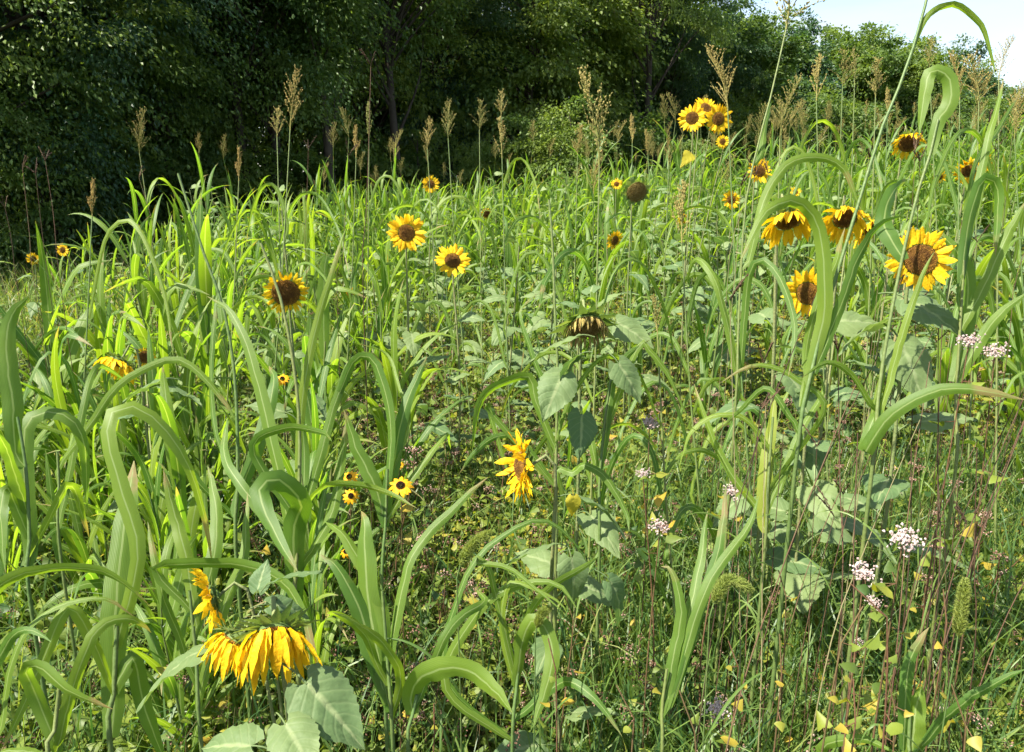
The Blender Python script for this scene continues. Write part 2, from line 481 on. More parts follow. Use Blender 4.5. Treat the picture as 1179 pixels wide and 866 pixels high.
FRONT = [
    (-70, 13.5, 0, .95, 'broad dark tree whose low boughs close the nearest end of the wood'),
    (70, 15, 3, .92, 'big dark shaded tree at the near end of the wood, behind the reddish grass heads'),
    (200, 17, 0, 1.0, 'dense dark green tree with a small hole of sky in its crown'),
    (318, 19.5, 1, .95, 'dark tree rising behind the tallest tan seed head, thin trunk showing'),
    (425, 22, 4, 1.18, 'light green airy tree behind the bare forked grass stalk'),
    (505, 25, 3, .95, 'green tree with forking dark trunk above the pair of small seed heads'),
    (600, 27, 2, 1.12, 'sunlit pale green tree standing behind the light bush'),
    (690, 28.5, 1, 1.0, 'tall tree with dark upright trunk behind the large brown seed head'),
    (765, 31, 3, .78, 'dark round tree between the brown seed head and the yellow cluster of sunflowers'),
    (835, 35, 0, 1.0, 'dark tree behind the four headed sunflower, top reaching the sky'),
    (905, 40, 3, 1.12, 'green tree behind the one sided seed head, top against the sky'),
    (965, 43, 4, .92, 'rounded tree whose crown meets the first patch of open sky'),
    (1030, 46, 0, 1.12, 'smaller tree in the thinning end of the wood, behind the leaning stem'),
    (1092, 48, 0, .80, 'low dark tree behind the folded sorghum leaf, below the open sky'),
    (1160, 52, 3, .72, 'last low tree at the far end of the wood under the open sky'),
    (1245, 55, 3, .55, 'distant small tree past the far end of the wood'),
]
for i, (u, c, v, s, lab) in enumerate(FRONT):
    c += [-1.2, 1.6, .3][i % 3] * (1 if u > 100 else 0)
    if u >= 800:
        v = 6 if i % 3 == 1 else 5
        s = top_scale(u, c, v)
    put_tree('broadleaf_tree', TREE_VARS[v], u, c, s, i * 1.9, lab, 'tree', 'trees along the edge of the wood')
for i, (u, c, v, lab) in enumerate([
        (285, 18.0, 7, 'slender tree with thin bare trunk between the short narrow and the tallest tan seed heads'),
        (385, 18.2, 8, 'slender tree with bare lower trunk between the tan seed head and the forked stalk'),
        (462, 20.5, 7, 'slender forked tree with dark limbs between the forked stalk and the small seed heads'),
        (742, 27.0, 7, 'slender tree with dark trunk above the dark spent sunflower'),
        (772, 30.0, 8, 'slender tree with bare trunk just behind the four headed sunflower')]):
    put_tree('slender_tree', TREE_VARS[v], u, c, random.uniform(.9, 1.1), i * 2.1, lab, 'tree', 'slender trees in front of the wood')
for i in range(17):
    u = -120 + i * 74
    c = np.interp(u, [-120, 320, 700, 900, 1179], [18, 26, 36, 48, 66]) + random.uniform(-1, 1.5)
    vv = (i * 3 + 1) % 5 if u < 760 else 5
    put_tree('woodland_tree', TREE_VARS[vv], u, c, random.uniform(1.05, 1.3) if u < 760 else top_scale(u, c, vv, random.uniform(4, 22)), i * 2.3,
             'dark tree of the second row, mostly hidden behind the front trees', 'tree', 'second row of trees in the wood')
SHR = [
    (640, 18.5, 0, .92, 'light green rounded bush in sun before the dark trees'),
    (572, 19.0, 0, .72, 'smaller light bush beside the big sunlit bush'),
    (30, 14.5, 1, 1.15, 'dark shaded shrub under the first trees behind the reddish grass'),
    (150, 16, 1, 1.0, 'dark shrub at the wood edge below the sky hole'),
    (265, 18, 1, 1.1, 'dark low shrub below the tallest tan seed head'),
    (375, 20, 1, 1.05, 'shaded shrub behind the bare forked grass stalk'),
    (475, 21.5, 1, 1.15, 'shaded brownish shrub behind the small lone sunflower'),
    (745, 25, 1, 1.25, 'dark shrub behind the dark spent sunflower'),
    (850, 31, 1, 1.5, 'dark shrub behind the yellow cluster of sunflowers'),
    (940, 36, 1, 1.6, 'dark shrub behind the upright seed heads near the leaning stem'),
    (1040, 42, 1, 1.7, 'dark shrub under the thinning end of the wood'),
    (1130, 46, 1, 1.6, 'low shrub at the far end of the wood'),
]
for i, (u, c, v, s, lab) in enumerate(SHR):
    put_tree('shrub', BUSH_VARS[v], u, c, s, i * 1.3, lab, 'bush', 'shrubs at the foot of the wood')

# the wood that closes the view behind: nobody could count it
def far_woods():
    g = np.random.default_rng(77)
    n = 30000
    u = g.uniform(-200, 1320, n)
    c = np.interp(u, [-200, 320, 700, 900, 1179, 1320], [22, 31, 42, 56, 76, 84]) + g.uniform(0, 5, n)
    x = (u - 589.5) / F * c; y = c / math.cos(PITCH)
    vt = np.interp(u, SKY_U, SKY_V) + 55
    top = np.where(u < 760, 9.0, 1.65 - terr(x, y) + y * np.tan(np.arctan((433 - vt) / F) - PITCH)) * (.9 + .12 * np.sin(u / 23) + .08 * np.sin(u / 9.1))
    z = g.uniform(0, 1, n) * top + terr(x, y)
    mb = MB()
    L = g.uniform(.3, .6, n)
    cards(mb, np.stack([x, y, z], -1), g.normal(size=(n, 3)) + np.array([0, 0, -.4]), g.normal(size=(n, 3)), L, L * .4, g.uniform(0, .7, n))
    tag(mb.build('far_woods', M_TREE, smooth=False), 'deep dark woods closing the view behind the rows of trees', 'woods', kind='stuff')


far_woods()


# ------------------------------------------------------------------ sorghum
def leaf_curves(g, B, az, th0, bend, L, Wd, tw0, tw1, sb, N=13):
    """vectorised arching grass leaves -> P, S, W"""
    s = np.linspace(0, 1, N)[None, :]
    th = th0[:, None] - bend[:, None] * s ** 1.7
    kk = (g.random(len(B)) < .14) * g.uniform(.5, 1.3, len(B))
    th = th - kk[:, None] / (1 + np.exp(-(s - g.uniform(.35, .75, len(B))[:, None]) * 40))
    a = az[:, None] + sb[:, None] * s
    T = np.stack([np.cos(th) * np.cos(a), np.cos(th) * np.sin(a), np.sin(th)], -1)
    st = T * (L / (N - 1))[:, None, None]
    P = B[:, None, :] + np.concatenate([np.zeros((len(B), 1, 3)), np.cumsum(st[:, :-1], 1)], 1)
    S0 = np.stack([-np.sin(a), np.cos(a), np.zeros_like(a)], -1)
    Nn = np.cross(S0, T)
    tw = tw0[:, None] + (tw1 - tw0)[:, None] * s
    S = S0 * np.cos(tw)[..., None] + Nn * np.sin(tw)[..., None]
    prof = np.interp(s, [0, .06, .3, .6, .85, 1], [.55, .72, 1, .82, .38, .02])
    return P, S, Wd[:, None] * prof


def panicle_mesh(seed, L=.22, opened=.5, dens=1.0, lean=.15, tintm=.5):
    """sorghum / sudangrass seed head standing on the origin along +Z"""
    g = np.random.default_rng(seed)
    mb = MB()
    s = np.linspace(0, 1, 9)
    la = g.uniform(0, 6)
    ax = np.stack([np.cos(la) * lean * L * s ** 2, np.sin(la) * lean * L * s ** 2, L * s], -1)
    tubes(mb, ax, np.linspace(.0028, .001, 9), 5, .1)
    C, A, Tn = [], [], []
    bp, br = [], []
    nw = int(9 * dens) + 2
    for i in range(nw):
        t = .04 + .92 * i / (nw - 1)
        b = np.array([np.interp(t, s, ax[:, k]) for k in range(3)])
        for q in range(g.integers(2, 5)):
            an = g.uniform(0, 2 * PI)
            lb = L * (.18 + .36 * (1 - t) ** .8) * g.uniform(.7, 1.2)
            th = opened * g.uniform(.55, 1.2) * (1 - .35 * t)
            dr = np.array([np.sin(th) * np.cos(an), np.sin(th) * np.sin(an), np.cos(th)])
            tt = np.linspace(0, 1, 5)[:, None]
            pts = b + dr * lb * tt + np.array([np.cos(an), np.sin(an), -.5]) * lb * .18 * opened * tt ** 2
            bp.append(pts); br.append(np.full(5, .0007))
            m = int(6 + 7 * g.random() * (1 - t * .5))
            f = np.linspace(.3, 1.04, m)
            pp = np.stack([np.interp(f, tt[:, 0], pts[:, k]) for k in range(3)], -1) + g.normal(size=(m, 3)) * .0028
            C.append(pp); A.append(np.tile(dr, (m, 1)) + g.normal(size=(m, 3)) * .35)
            Tn.append(np.clip(g.normal(tintm, .22, m), 0, 1))
    tubes(mb, np.array(bp), np.array(br), 3, .3)
    C = np.concatenate(C); A = np.concatenate(A); Tn = np.concatenate(Tn)
    n = len(C)
    octs(mb, C, A, g.uniform(.008, .013, n), g.uniform(.0018, .0031, n), Tn)
    return mb


PANS = [panicle_mesh(100 + k, *p) for k, p in enumerate([
    (.24, .42, 1.1, .12, .55), (.20, .55, 1.0, .2, .45), (.26, .35, 1.2, .25, .65), (.18, .3, .9, .1, .25),
    (.22, .75, 1.0, .3, .5), (.16, .25, 1.0, .1, .7), (.28, .5, 1.2, .35, .4), (.15, .18, .8, .05, .15)])]
PAN_ME = [p.mesh('seed_head', M_PAN, smooth=False) for p in PANS]
PAN_ARR = [p.arrays() for p in PANS]


def sorghum_arrays(seed, H, nl, tillers, head, Lr=(.5, .85), Wr=(.013, .022), split=False):
    """one sorghum plant: (stalk MB, list of leaf MBs, list of (panicle index, base, scale))"""
    g = np.random.default_rng(seed)
    st = MB(); leaves = []; heads = []
    lv = MB()
    for k in range(tillers):
        h = H * (1 if k == 0 else g.uniform(.6, .95))
        an = g.uniform(0, 2 * PI); off = np.array([np.cos(an), np.sin(an), 0]) * (0 if k == 0 else .05)
        ln = g.uniform(.03, .14) if k == 0 else g.uniform(.1, .28)
        zz = np.linspace(-.03, h, 9)
        oo = np.clip(zz / h * 6, 0, 1)
        axp = np.stack([off[0] * oo + np.cos(an) * ln * h * (zz / h).clip(0) ** 1.6, off[1] * oo + np.sin(an) * ln * h * (zz / h).clip(0) ** 1.6, zz], -1)
        tubes(st, axp, np.interp(zz / h, [0, .6, 1], [.0075, .006, .0028]), 6, g.uniform(.1, .6))
        n = max(3, nl - (0 if k == 0 else 2))
        a0 = g.uniform(0, 2 * PI)
        t = np.linspace(.14, .93 if not (head and k == 0) else .74, n) + g.normal(size=n) * .02
        B = np.stack([np.interp(t * h, zz, axp[:, j]) for j in range(3)], -1)
        az = a0 + PI * (np.arange(n) % 2) + g.normal(size=n) * .45
        th0 = R(70) + g.normal(size=n) * .16 + .12 * t
        bend = g.uniform(.35, 2.5, n) * (1.05 - .35 * (t > .8))
        L = g.uniform(*Lr, n) * np.interp(t, [0, .4, .8, 1], [.7, 1, 1, .75])
        W = g.uniform(*Wr, n)
        P, S, Wd = leaf_curves(g, B, az, th0, bend, L, W, g.normal(size=n) * .25, g.normal(size=n) * .7, g.normal(size=n) * .25)
        tn = np.clip(g.normal(.42, .25, n), 0, 1)
        if split:
            for j in range(n):
                one = MB(); ribbons(one, P[j], S[j], Wd[j], .22, 3, float(tn[j]), .10); leaves.append(one)
        else:
            ribbons(lv, P, S, Wd, .22, 3, tn, .10)
        if head and k == 0:
            heads.append((int(g.integers(0, 7)), axp[-1], g.uniform(.8, 1.15)))
    if not split:
        leaves = [lv]
    return st, leaves, heads


SPOTS = []     # (u, v, half width px, depth) of heads that must stay in view


def clear_of_heads(u, c, pad=10):
    for (hu, hv, hw, hc) in SPOTS:
        if c < hc + .1 and abs(u - hu) < hw + pad + 14 / max(c, .5):
            return False
    return True


# ---- sunflowers -----------------------------------------------------------
def frame(f, spin=0.0):
    z = unit(np.asarray(f, float))
    x = unit(np.cross([0, 0, 1.0], z)) if abs(z[2]) < .98 else np.array([1.0, 0, 0])
    y = np.cross(z, x)
    c, s = math.cos(spin), math.sin(spin)
    x, y = x * c + y * s, -x * s + y * c
    return x, y, z


def head_meshes(seed, D, disc=.24, cup=.1, droop=.15, npet=27, keep=1.0, spent=False, dome=.22, curl=.22, ragged=.10, plen=1.06, grav=0.0, gl=(0, 0, 0), nbr=1.0):
    """flower head meshes in local space (faces +Z): calyx with bracts, disc, petals"""
    g = np.random.default_rng(seed)
    rd = D * disc
    cal = MB()
    # receptacle back
    rr = np.array([.16, .45, .8, 1.0, 1.04]) * rd; zz = np.array([-.75, -.62, -.42, -.15, .02]) * rd * .9
    an = np.arange(20) / 20 * 2 * PI
    V = np.stack([rr[:, None] * np.cos(an), rr[:, None] * np.sin(an), zz[:, None] + 0 * an], -1)
    i = np.arange(4)[:, None] * 20; j = np.arange(20)[None]; j2 = (j + 1) % 20
    cal.add(V.reshape(-1, 3), np.stack([i + j, i + j2, i + 20 + j2, i + 20 + j], -1).reshape(-1, 4), None, None, .3)
    nb = 26
    s = np.linspace(0, 1, 6)
    for k in range(nb):
        a = 2 * PI * k / nb * 2.0 + g.normal() * .1
        er = np.array([math.cos(a), math.sin(a), 0]); et = np.array([-math.sin(a), math.cos(a), 0])
        r0 = rd * (.75 if k % 2 else .95); z0 = -rd * (.40 if k % 2 else .16)
        L = rd * nbr * g.uniform(.55, .85); el = g.uniform(-.5, .4) + (.5 if spent else 0)
        P = er * r0 + np.array([0, 0, z0]) + er * (L * s * math.cos(el))[:, None] + np.array([0, 0, 1.0]) * (L * (s * math.sin(el) - .35 * (s ** 2) * g.uniform(-.6, 1)))[:, None]
        ribbons(cal, P, np.tile(et, (6, 1)), rd * .26 * np.array([.8, 1, .85, .55, .25, .02]), .2, 3, g.uniform(0, 1))
    # disc: dome of florets in phyllotaxis
    ds = MB()
    hr = np.linspace(0, 1, 8); ad = np.arange(24) / 24 * 2 * PI
    V = np.stack([rd * hr[:, None] * np.cos(ad), rd * hr[:, None] * np.sin(ad), rd * dome * (1 - hr[:, None] ** 2) + 0 * ad + .01 * rd], -1)
    i = np.arange(7)[:, None] * 24; j = np.arange(24)[None]; j2 = (j + 1) % 24
    ds.add(V.reshape(-1, 3), np.stack([i + j, i + 24 + j, i + 24 + j2, i + j2], -1).reshape(-1, 4), None, None, .1)
    n = 420
    k = np.arange(n); rho = np.sqrt((k + .5) / n); a = k * 2.39996
    C = np.stack([rd * rho * np.cos(a), rd * rho * np.sin(a), rd * dome * (1 - rho ** 2) + rd * .03], -1)
    A = np.stack([.35 * rho * np.cos(a), .35 * rho * np.sin(a), np.ones(n)], -1) + g.normal(size=(n, 3)) * .2
    tn = np.interp(rho, [0, .3, .5, .75, .92, 1], [.25, .08, .05, .40, .55, .30]) + g.normal(size=n) * .12
    octs(ds, C, A, rd * g.uniform(.13, .24, n), rd * .035, np.clip(tn, 0, 1))
    # petals
    pt = MB()
    s = np.linspace(0, 1, 9)
    npet = int(npet * 1.45)
    for q in range(npet):
        if g.random() > keep: continue
        a = 2 * PI * q / npet + g.normal() * .07
        er = np.array([math.cos(a), math.sin(a), 0]); et = np.array([-math.sin(a), math.cos(a), 0])
        L = (D / 2 - rd * .9) * plen * g.uniform(.82, 1.18) * (1 if g.random() > ragged * .5 else .7)
        if spent: L *= .62
        e0 = cup + g.normal() * (.10 + ragged * .5)
        el = e0 + g.normal() * curl * s - droop * s ** 1.5 * g.uniform(.5, 1.5)
        sw = g.normal() * (.12 + ragged * .4) * s
        dr = er[None] * (np.cos(el) * np.cos(sw))[:, None] + et[None] * (np.cos(el) * np.sin(sw))[:, None] + np.array([0, 0, 1.0]) * np.sin(el)[:, None]
        dr = unit(dr + np.asarray(gl)[None] * (grav * g.uniform(.6, 1.3) * s[:, None] ** .8 * 1.8))
        P = er * rd * .92 + np.array([0, 0, rd * (.02 if q % 2 else -.05)]) + np.cumsum(dr, 0) * L / 8
        tw = g.normal() * (.2 + ragged) * s + g.normal() * .2
        Nn = np.cross(et[None], dr)
        S = et[None] * np.cos(tw)[:, None] + Nn * np.sin(tw)[:, None]
        w = (D / 2 - rd * .9) * g.uniform(.175, .25) * (.55 if spent else 1) * np.interp(s, [0, .15, .5, .8, 1], [.45, .8, 1, .66, .05])
        ribbons(pt, P, S, w, .28 if not spent else .8, 3, g.uniform(0, 1), .25 if ragged > .25 else .1)
    return cal, ds, pt


def sf_leaf(L=.14, W=.055, seed=0, droop=.35, petiole=.06):
    """heart shaped sunflower leaf along +X from the origin, face +Z, with its petiole"""
    g = np.random.default_rng(seed)
    nt_, ns = 22, 9
    t = np.linspace(0, 1, nt_)[:, None]; s = np.linspace(-1, 1, ns)[None, :]
    w = W * np.interp(t[:, 0], [0, .06, .2, .4, .65, .85, 1], [.35, .72, 1, .95, .62, .27, .01])[:, None]
    w = w * (1 + .04 * np.where(np.arange(nt_) % 2, 1, -1)[:, None] * (np.abs(s) > .9))
    x = petiole + L * (t - .16 * np.abs(s) ** 1.6 * (1 - t) ** 5) + 0 * s
    y = w * s
    z = -droop * L * t ** 1.8 + .30 * w * np.abs(s) - .28 * w * s ** 2 + .10 * W * np.sin(6 * t + 3 * s + seed) * np.abs(s) + .05 * W * np.cos(26 * t - 8 * np.abs(s))
    # soften: petiole end rises
    mb = MB()
    V = np.stack([x, y, z + .25 * petiole], -1).reshape(-1, 3)
    a = np.arange(nt_ - 1)[:, None] * ns + np.arange(ns - 1)[None]
    Q = np.stack([a, a + ns, a + ns + 1, a + 1], -1).reshape(-1, 4)
    UV = np.stack([(s * .5 + .5) + 0 * t, t + 0 * s], -1).reshape(-1, 2)
    mb.add(V, Q, None, UV, g.uniform(.1, .7))
    q = np.linspace(0, 1, 5)
    pp = np.stack([petiole * q * 1.03, 0 * q, .25 * petiole * q + .15 * petiole * np.sin(q * 3)], -1)
    tubes(mb, pp, np.full(5, .0022), 5, .6)
    return mb


SFL = [sf_leaf(.15, .058, k, d, p) for k, (d, p) in enumerate([(.25, .06), (.5, .07), (.75, .06), (.15, .05), (.6, .08)])]
SFL_ME = [m.mesh('leaf', M_SFLEAF) for m in SFL]
SFL_YE = SFL[2].mesh('leaf', M_SFYEL)
SFL_ARR = [m.arrays() for m in SFL]


def mat4(x, y, z, p, s=1.0):
    m = np.eye(4); m[:3, 0] = x * s; m[:3, 1] = y * s; m[:3, 2] = z * s; m[:3, 3] = p
    return m


def leaf_mat(p, az, el, roll, s):
    x = np.array([math.cos(el) * math.cos(az), math.cos(el) * math.sin(az), math.sin(el)])
    y = np.array([-math.sin(az), math.cos(az), 0]); z = np.cross(x, y)
    y2 = y * math.cos(roll) + z * math.sin(roll); z2 = np.cross(x, y2)
    return mat4(x, y2, z2, p, s)


def face(az, el):
    a, e = R(az), R(el)
    return np.array([math.sin(a) * math.cos(e), -math.cos(a) * math.cos(e), math.sin(e)])


SF_GROUP = 'sunflowers growing among the sorghum'
nsf = [0]


def sunflower(heads, label, nleaf=7, lscale=1.0, lean=(0, 0), stem_r=.0045, extra=(), zone=(.35, .9), name='sunflower', clear=True):
    """heads: list of dict(u,v,px,D,az,el,+head params). The first is on the main stem."""
    seed = 500 + nsf[0]; nsf[0] += 1
    g = np.random.default_rng(seed)
    cs = []
    for h in heads:
        c = h.get('c') or h['D'] * F / h['px']
        h['C'] = at(h['u'], h['v'], c); h['c'] = c; h['f'] = face(h['az'], h['el'])
        cs.append(c)
        if clear: SPOTS.append((h['u'], h['v'], h['px'] * .5, c))
    h0 = heads[0]

    def neck(h):
        D = h['D']; f = h['f']
        back = h['C'] - f * D * h.get('disc', .24) * .62
        fh = np.array([f[0], f[1], 0.0]); fh = unit(fh) if np.linalg.norm(fh) > .05 else np.array([0, -1.0, 0])
        up = back - f * D * .14 + np.array([0, 0, .008])
        col = back - fh * D * .36 - f * D * .10
        col[2] = min(col[2], up[2] - D * .16)
        return back, up, col
    back, up, col = neck(h0)
    bx, by = col[0] + lean[0], col[1] + lean[1]
    base = np.array([bx, by, float(terr(bx, by)) - .02])
    root = empty(name, base, label, 'sunflower', SF_GROUP)
    mid = base * .45 + col * .55 + np.array([g.normal() * .02 - lean[0] * .12, g.normal() * .02, 0])
    path = spline([base, mid, col, up, back], 26)
    st = MB()
    tubes(st, path, np.interp(np.linspace(0, 1, 26), [0, .8, 1], [stem_r * 1.25, stem_r, stem_r * .8]), 8, .4)
    for h in heads[1:]:
        b2, u2, c2 = neck(h)
        jt = .72 if h.get('far') is None else h['far']
        j = path[int(jt * 18)]
        m2 = (j + c2) / 2 + np.array([0, 0, -.03])
        p2 = spline([j, m2, c2, u2, b2], 18)
        tubes(st, p2, np.linspace(stem_r * .75, stem_r * .6, 18), 7, .4)
    st.build('stem', M_SFSTEM, root, base)
    for i, h in enumerate(heads):
        kw = {k: h[k] for k in ('disc', 'cup', 'droop', 'npet', 'keep', 'spent', 'dome', 'curl', 'ragged', 'plen', 'grav', 'nbr') if k in h}
        x, y, z = frame(h['f'], g.uniform(0, 6))
        kw['gl'] = (-x[2], -y[2], -z[2])
        cal, ds, pt = head_meshes(seed * 7 + i, h['D'], **kw)
        m = Matrix(mat4(x, y, z, h['C'] - base).tolist())
        fh = child('flower_head', cal.mesh('flower_head', M_BRACT), root, mat=m)
        child('disc', ds.mesh('disc', M_SPENT if h.get('spent') else M_DISC, smooth=False), fh)
        if pt.n:
            child('petals', pt.mesh('petals', M_SPENT if h.get('spent') else M_PETAL), fh)
    a0 = g.uniform(0, 6)
    for k in range(nleaf):
        t = zone[0] + (zone[1] - zone[0]) * k / max(1, nleaf - 1)
        p = path[int(np.clip(t * 20, 1, 22))]
        az = a0 + k * 2.4 + g.normal() * .3
        s = lscale * g.uniform(.7, 1.15) * np.interp(t, [.2, .6, 1], [1.0, 1.05, .6])
        me = SFL_ME[int(g.integers(0, 5))]
        child('leaf', me, root, mat=Matrix(leaf_mat(p - base, az, g.uniform(-.2, .55), g.normal() * .35, s).tolist()))
    for (u, v, c, size, az, el, roll, kind) in extra:
        # a leaf the photo shows: blade centre at the pixel
        p = at(u, v, c)
        x = np.array([math.cos(el) * math.cos(az), math.cos(el) * math.sin(az), math.sin(el)])
        s = size / .15
        p = p - x * (.13 * s)
        me = SFL_YE if kind == 9 else SFL_ME[kind]
        o = child('leaf', me, root, mat=Matrix(leaf_mat(p - base, az, el, roll, s).tolist()))
        if kind == 9: o['label'] = 'yellowed leaf'
    return root


DN = dict(cup=.75, droop=.25, ragged=.30, curl=.45)
H = dict
sunflower([H(u=316, v=730, px=86, D=.12, az=14, el=-36, disc=.25, cup=.75, droop=.1, ragged=.4, curl=.5, npet=26, dome=.3, plen=2.1, grav=1.5, nbr=2.1),
           H(u=274, v=738, px=70, D=.10, az=-46, el=-42, disc=.25, cup=.7, droop=.1, ragged=.4, curl=.5, npet=25, plen=2.0, grav=1.4, nbr=1.9),
           H(u=243, v=688, px=68, D=.10, az=-66, el=-6, disc=.22, cup=.30, droop=.1, ragged=.3, npet=22, plen=1.2, grav=.35)],
          'large drooping sunflower with three heads nodding over a pale broad leaf', nleaf=3, lscale=.9, stem_r=.0045, zone=(.2, .5),
          extra=[(384, 822, 1.22, .135, -.5, -.5, .35, 0), (206, 768, 1.28, .13, 3.5, -.15, .3, 1), (303, 660, 1.25, .05, 1.3, 1.0, 0, 3),
                 (345, 664, 1.22, .075, .15, .35, -.4, 3), (262, 860, 1.2, .10, 2.9, -.1, -.4, 0), (330, 700, 1.3, .07, .4, -.2, .3, 1), (345, 862, 1.15, .10, -.9, -.1, .2, 0)])
sunflower([H(u=600, v=537, px=68, D=.13, az=-74, el=6, disc=.25, cup=.35, droop=.15, ragged=.35, curl=.5, npet=34, dome=.35, plen=1.25, grav=.2)],
          'yellow sunflower turned side on above the bare weedy middle of the field', nleaf=5, lscale=.8, lean=(.06, 0), zone=(.3, .8),
          extra=[(607, 640, 1.72, .11, 3.4, -.1, .5, 0), (662, 668, 1.7, .10, -1.2, -.9, 0, 2), (692, 588, 1.75, .12, -.3, -.2, -.5, 1), (715, 690, 1.7, .10, -.3, -.8, .3, 2), (660, 583, 1.7, .045, -1.5, -1.2, 0, 9)])
sunflower([H(u=675, v=376, px=58, D=.135, az=5, el=-42, disc=.34, cup=.8, droop=.1, npet=46, spent=True, dome=.25, ragged=.4, plen=2.0, grav=1.5, nbr=1.8)],
          'spent sunflower with brown hanging florets under a green bract crown', nleaf=3, lscale=1.0, zone=(.4, .8),
          extra=[(637, 402, 2.0, .13, 3.3, -.25, .3, 0), (650, 425, 1.98, .10, 2.9, -.6, .3, 2), (637, 457, 1.95, .13, -2.1, -.7, -.4, 0), (730, 385, 2.25, .13, -.5, -.35, .5, 0),
                 (724, 440, 2.05, .12, -.6, -.8, .4, 0), (668, 505, 2.0, .12, -1.6, -.8, -.5, 3), (682, 332, 2.15, .07, 1.4, .3, -.3, 3), (652, 350, 2.1, .07, 2.8, .4, 0, 1)])
sunflower([H(u=1060, v=299, px=67, D=.14, az=-12, el=14, disc=.26, cup=.12, droop=.12, npet=30)],
          'largest fully open sunflower facing out, crossed by a thin sorghum stem', nleaf=6, lscale=1.15, zone=(.45, .9),
          extra=[(1000, 380, 1.95, .15, 3.2, -.1, .5, 1), (1075, 365, 1.95, .17, -.8, -.3, .3, 0), (1050, 430, 1.9, .17, -1.2, -.8, .2, 0)])
sunflower([H(u=930, v=338, px=52, D=.125, az=-42, el=-6, disc=.25, cup=.22, droop=.2, npet=26)],
          'yellow sunflower half hidden by an upright sorghum leaf', nleaf=6, lscale=1.1, lean=(.05, .05), clear=False,
          extra=[(985, 372, 2.1, .15, .1, .1, .5, 0)])
sunflower([H(u=908, v=254, px=58, D=.14, az=5, el=-42, disc=.25, cup=.4, droop=.1, npet=28, ragged=.2, plen=1.35, grav=.9)],
          'drooping sunflower under a bent sorghum leaf with petals hanging like a skirt', nleaf=7, lscale=1.15, clear=False)
sunflower([H(u=973, v=252, px=50, D=.13, az=-15, el=-32, disc=.25, cup=.3, droop=.1, npet=26, ragged=.3, plen=1.3, grav=.8),
           H(u=1001, v=262, px=44, D=.125, az=35, el=-38, disc=.25, cup=.35, droop=.1, npet=24, ragged=.3, plen=1.3, grav=.8)],
          'twin headed drooping sunflower crossed by the leaning tall stem', nleaf=7, lscale=1.1, clear=False)
sunflower([H(u=468, v=268, px=40, D=.145, az=10, el=12, disc=.23, cup=.1, droop=.15, npet=28)],
          'open sunflower with spiky petals, higher of the pair in the middle of the field', nleaf=8, lscale=1.1)
sunflower([H(u=521, v=300, px=36, D=.14, az=6, el=30, disc=.24, cup=.1, droop=.05, npet=28)],
          'open round sunflower tilted to the sky, lower of the pair in mid field', nleaf=8, lscale=1.15)
sunflower([H(u=329, v=337, px=48, D=.14, az=12, el=-14, disc=.33, cup=.2, droop=.25, npet=26, ragged=.3)],
          'nodding sunflower with a big brown disc between two sorghum blades', nleaf=8, lscale=1.0)
sunflower([H(u=496, v=212, px=18, D=.13, az=10, el=8, npet=24)], 'small distant open sunflower before the dark shrub', nleaf=6, lscale=1.2)
sunflower([H(u=797, v=136, px=29, D=.14, az=-18, el=14, npet=26), H(u=813, v=124, px=26, D=.13, az=15, el=35, npet=24), H(u=827, v=137, px=30, D=.14, az=12, el=4, npet=26, cup=.2),
           H(u=832, v=163, px=14, D=.07, az=-30, el=0, npet=18, far=.6)],
          'tall sunflower with four heads standing above the field against the trees', nleaf=6, lscale=1.1, lean=(.02, 0), zone=(.5, .82),
          extra=[(793, 180, 4.25, .10, -1.9, -.2, -.6, 9)])
sunflower([H(u=875, v=197, px=26, D=.13, az=4, el=10, npet=24)], 'open sunflower just below the tall four headed one, near a thin stem', nleaf=7, lscale=1.2)
sunflower([H(u=1046, v=165, px=36, D=.14, az=-10, el=-32, disc=.30, cup=.3, droop=.1, npet=24, ragged=.35, plen=1.2, grav=.8)],
          'nodding dark disc sunflower beneath the folded sorghum leaf', nleaf=7, lscale=1.2)
sunflower([H(u=1115, v=197, px=30, D=.135, az=-25, el=-25, cup=.45, droop=.4, npet=24, ragged=.35), H(u=1133, v=187, px=22, D=.12, az=25, el=5, cup=.3, npet=22)],
          'twin headed sunflower on the slope near the frame edge', nleaf=7, lscale=1.2)
sunflower([H(u=733, v=221, px=27, D=.13, az=6, el=-18, disc=.42, cup=.4, npet=26, spent=True, dome=.2, grav=.4)], 'dark spent sunflower with green rim among the far sorghum', nleaf=7, lscale=1.2)
sunflower([H(u=708, v=277, px=22, D=.13, az=35, el=-8, npet=22, ragged=.3)], 'small yellow sunflower turned aside between upright sorghum leaves', nleaf=6, lscale=1.1)
sunflower([H(u=137, v=418, px=46, D=.135, az=-30, el=-45, disc=.25, cup=.4, droop=.1, npet=26, ragged=.35, plen=1.35, grav=.9), H(u=167, v=411, px=22, D=.075, az=30, el=5, npet=18, disc=.32)],
          'bowed sunflower with a second small head under an arching sorghum leaf', nleaf=5, lscale=.9, extra=[(165, 450, 2.5, .13, -2.6, -.2, .4, 0), (210, 455, 2.5, .15, -.3, -.1, -.4, 0)])
sunflower([H(u=842, v=230, px=20, D=.12, az=-30, el=-10, npet=20, ragged=.3)], 'small partly hidden sunflower under the tall four headed one', nleaf=6, lscale=1.2)
sunflower([H(u=916, v=221, px=12, D=.10, az=0, el=20, npet=20)], 'tiny yellow sunflower above the skirted drooping one', nleaf=6, lscale=1.1)
sunflower([H(u=1082, v=204, px=14, D=.11, az=0, el=-20, npet=18, ragged=.3)], 'tiny wilted sunflower head above the largest open one', nleaf=6, lscale=1.2)
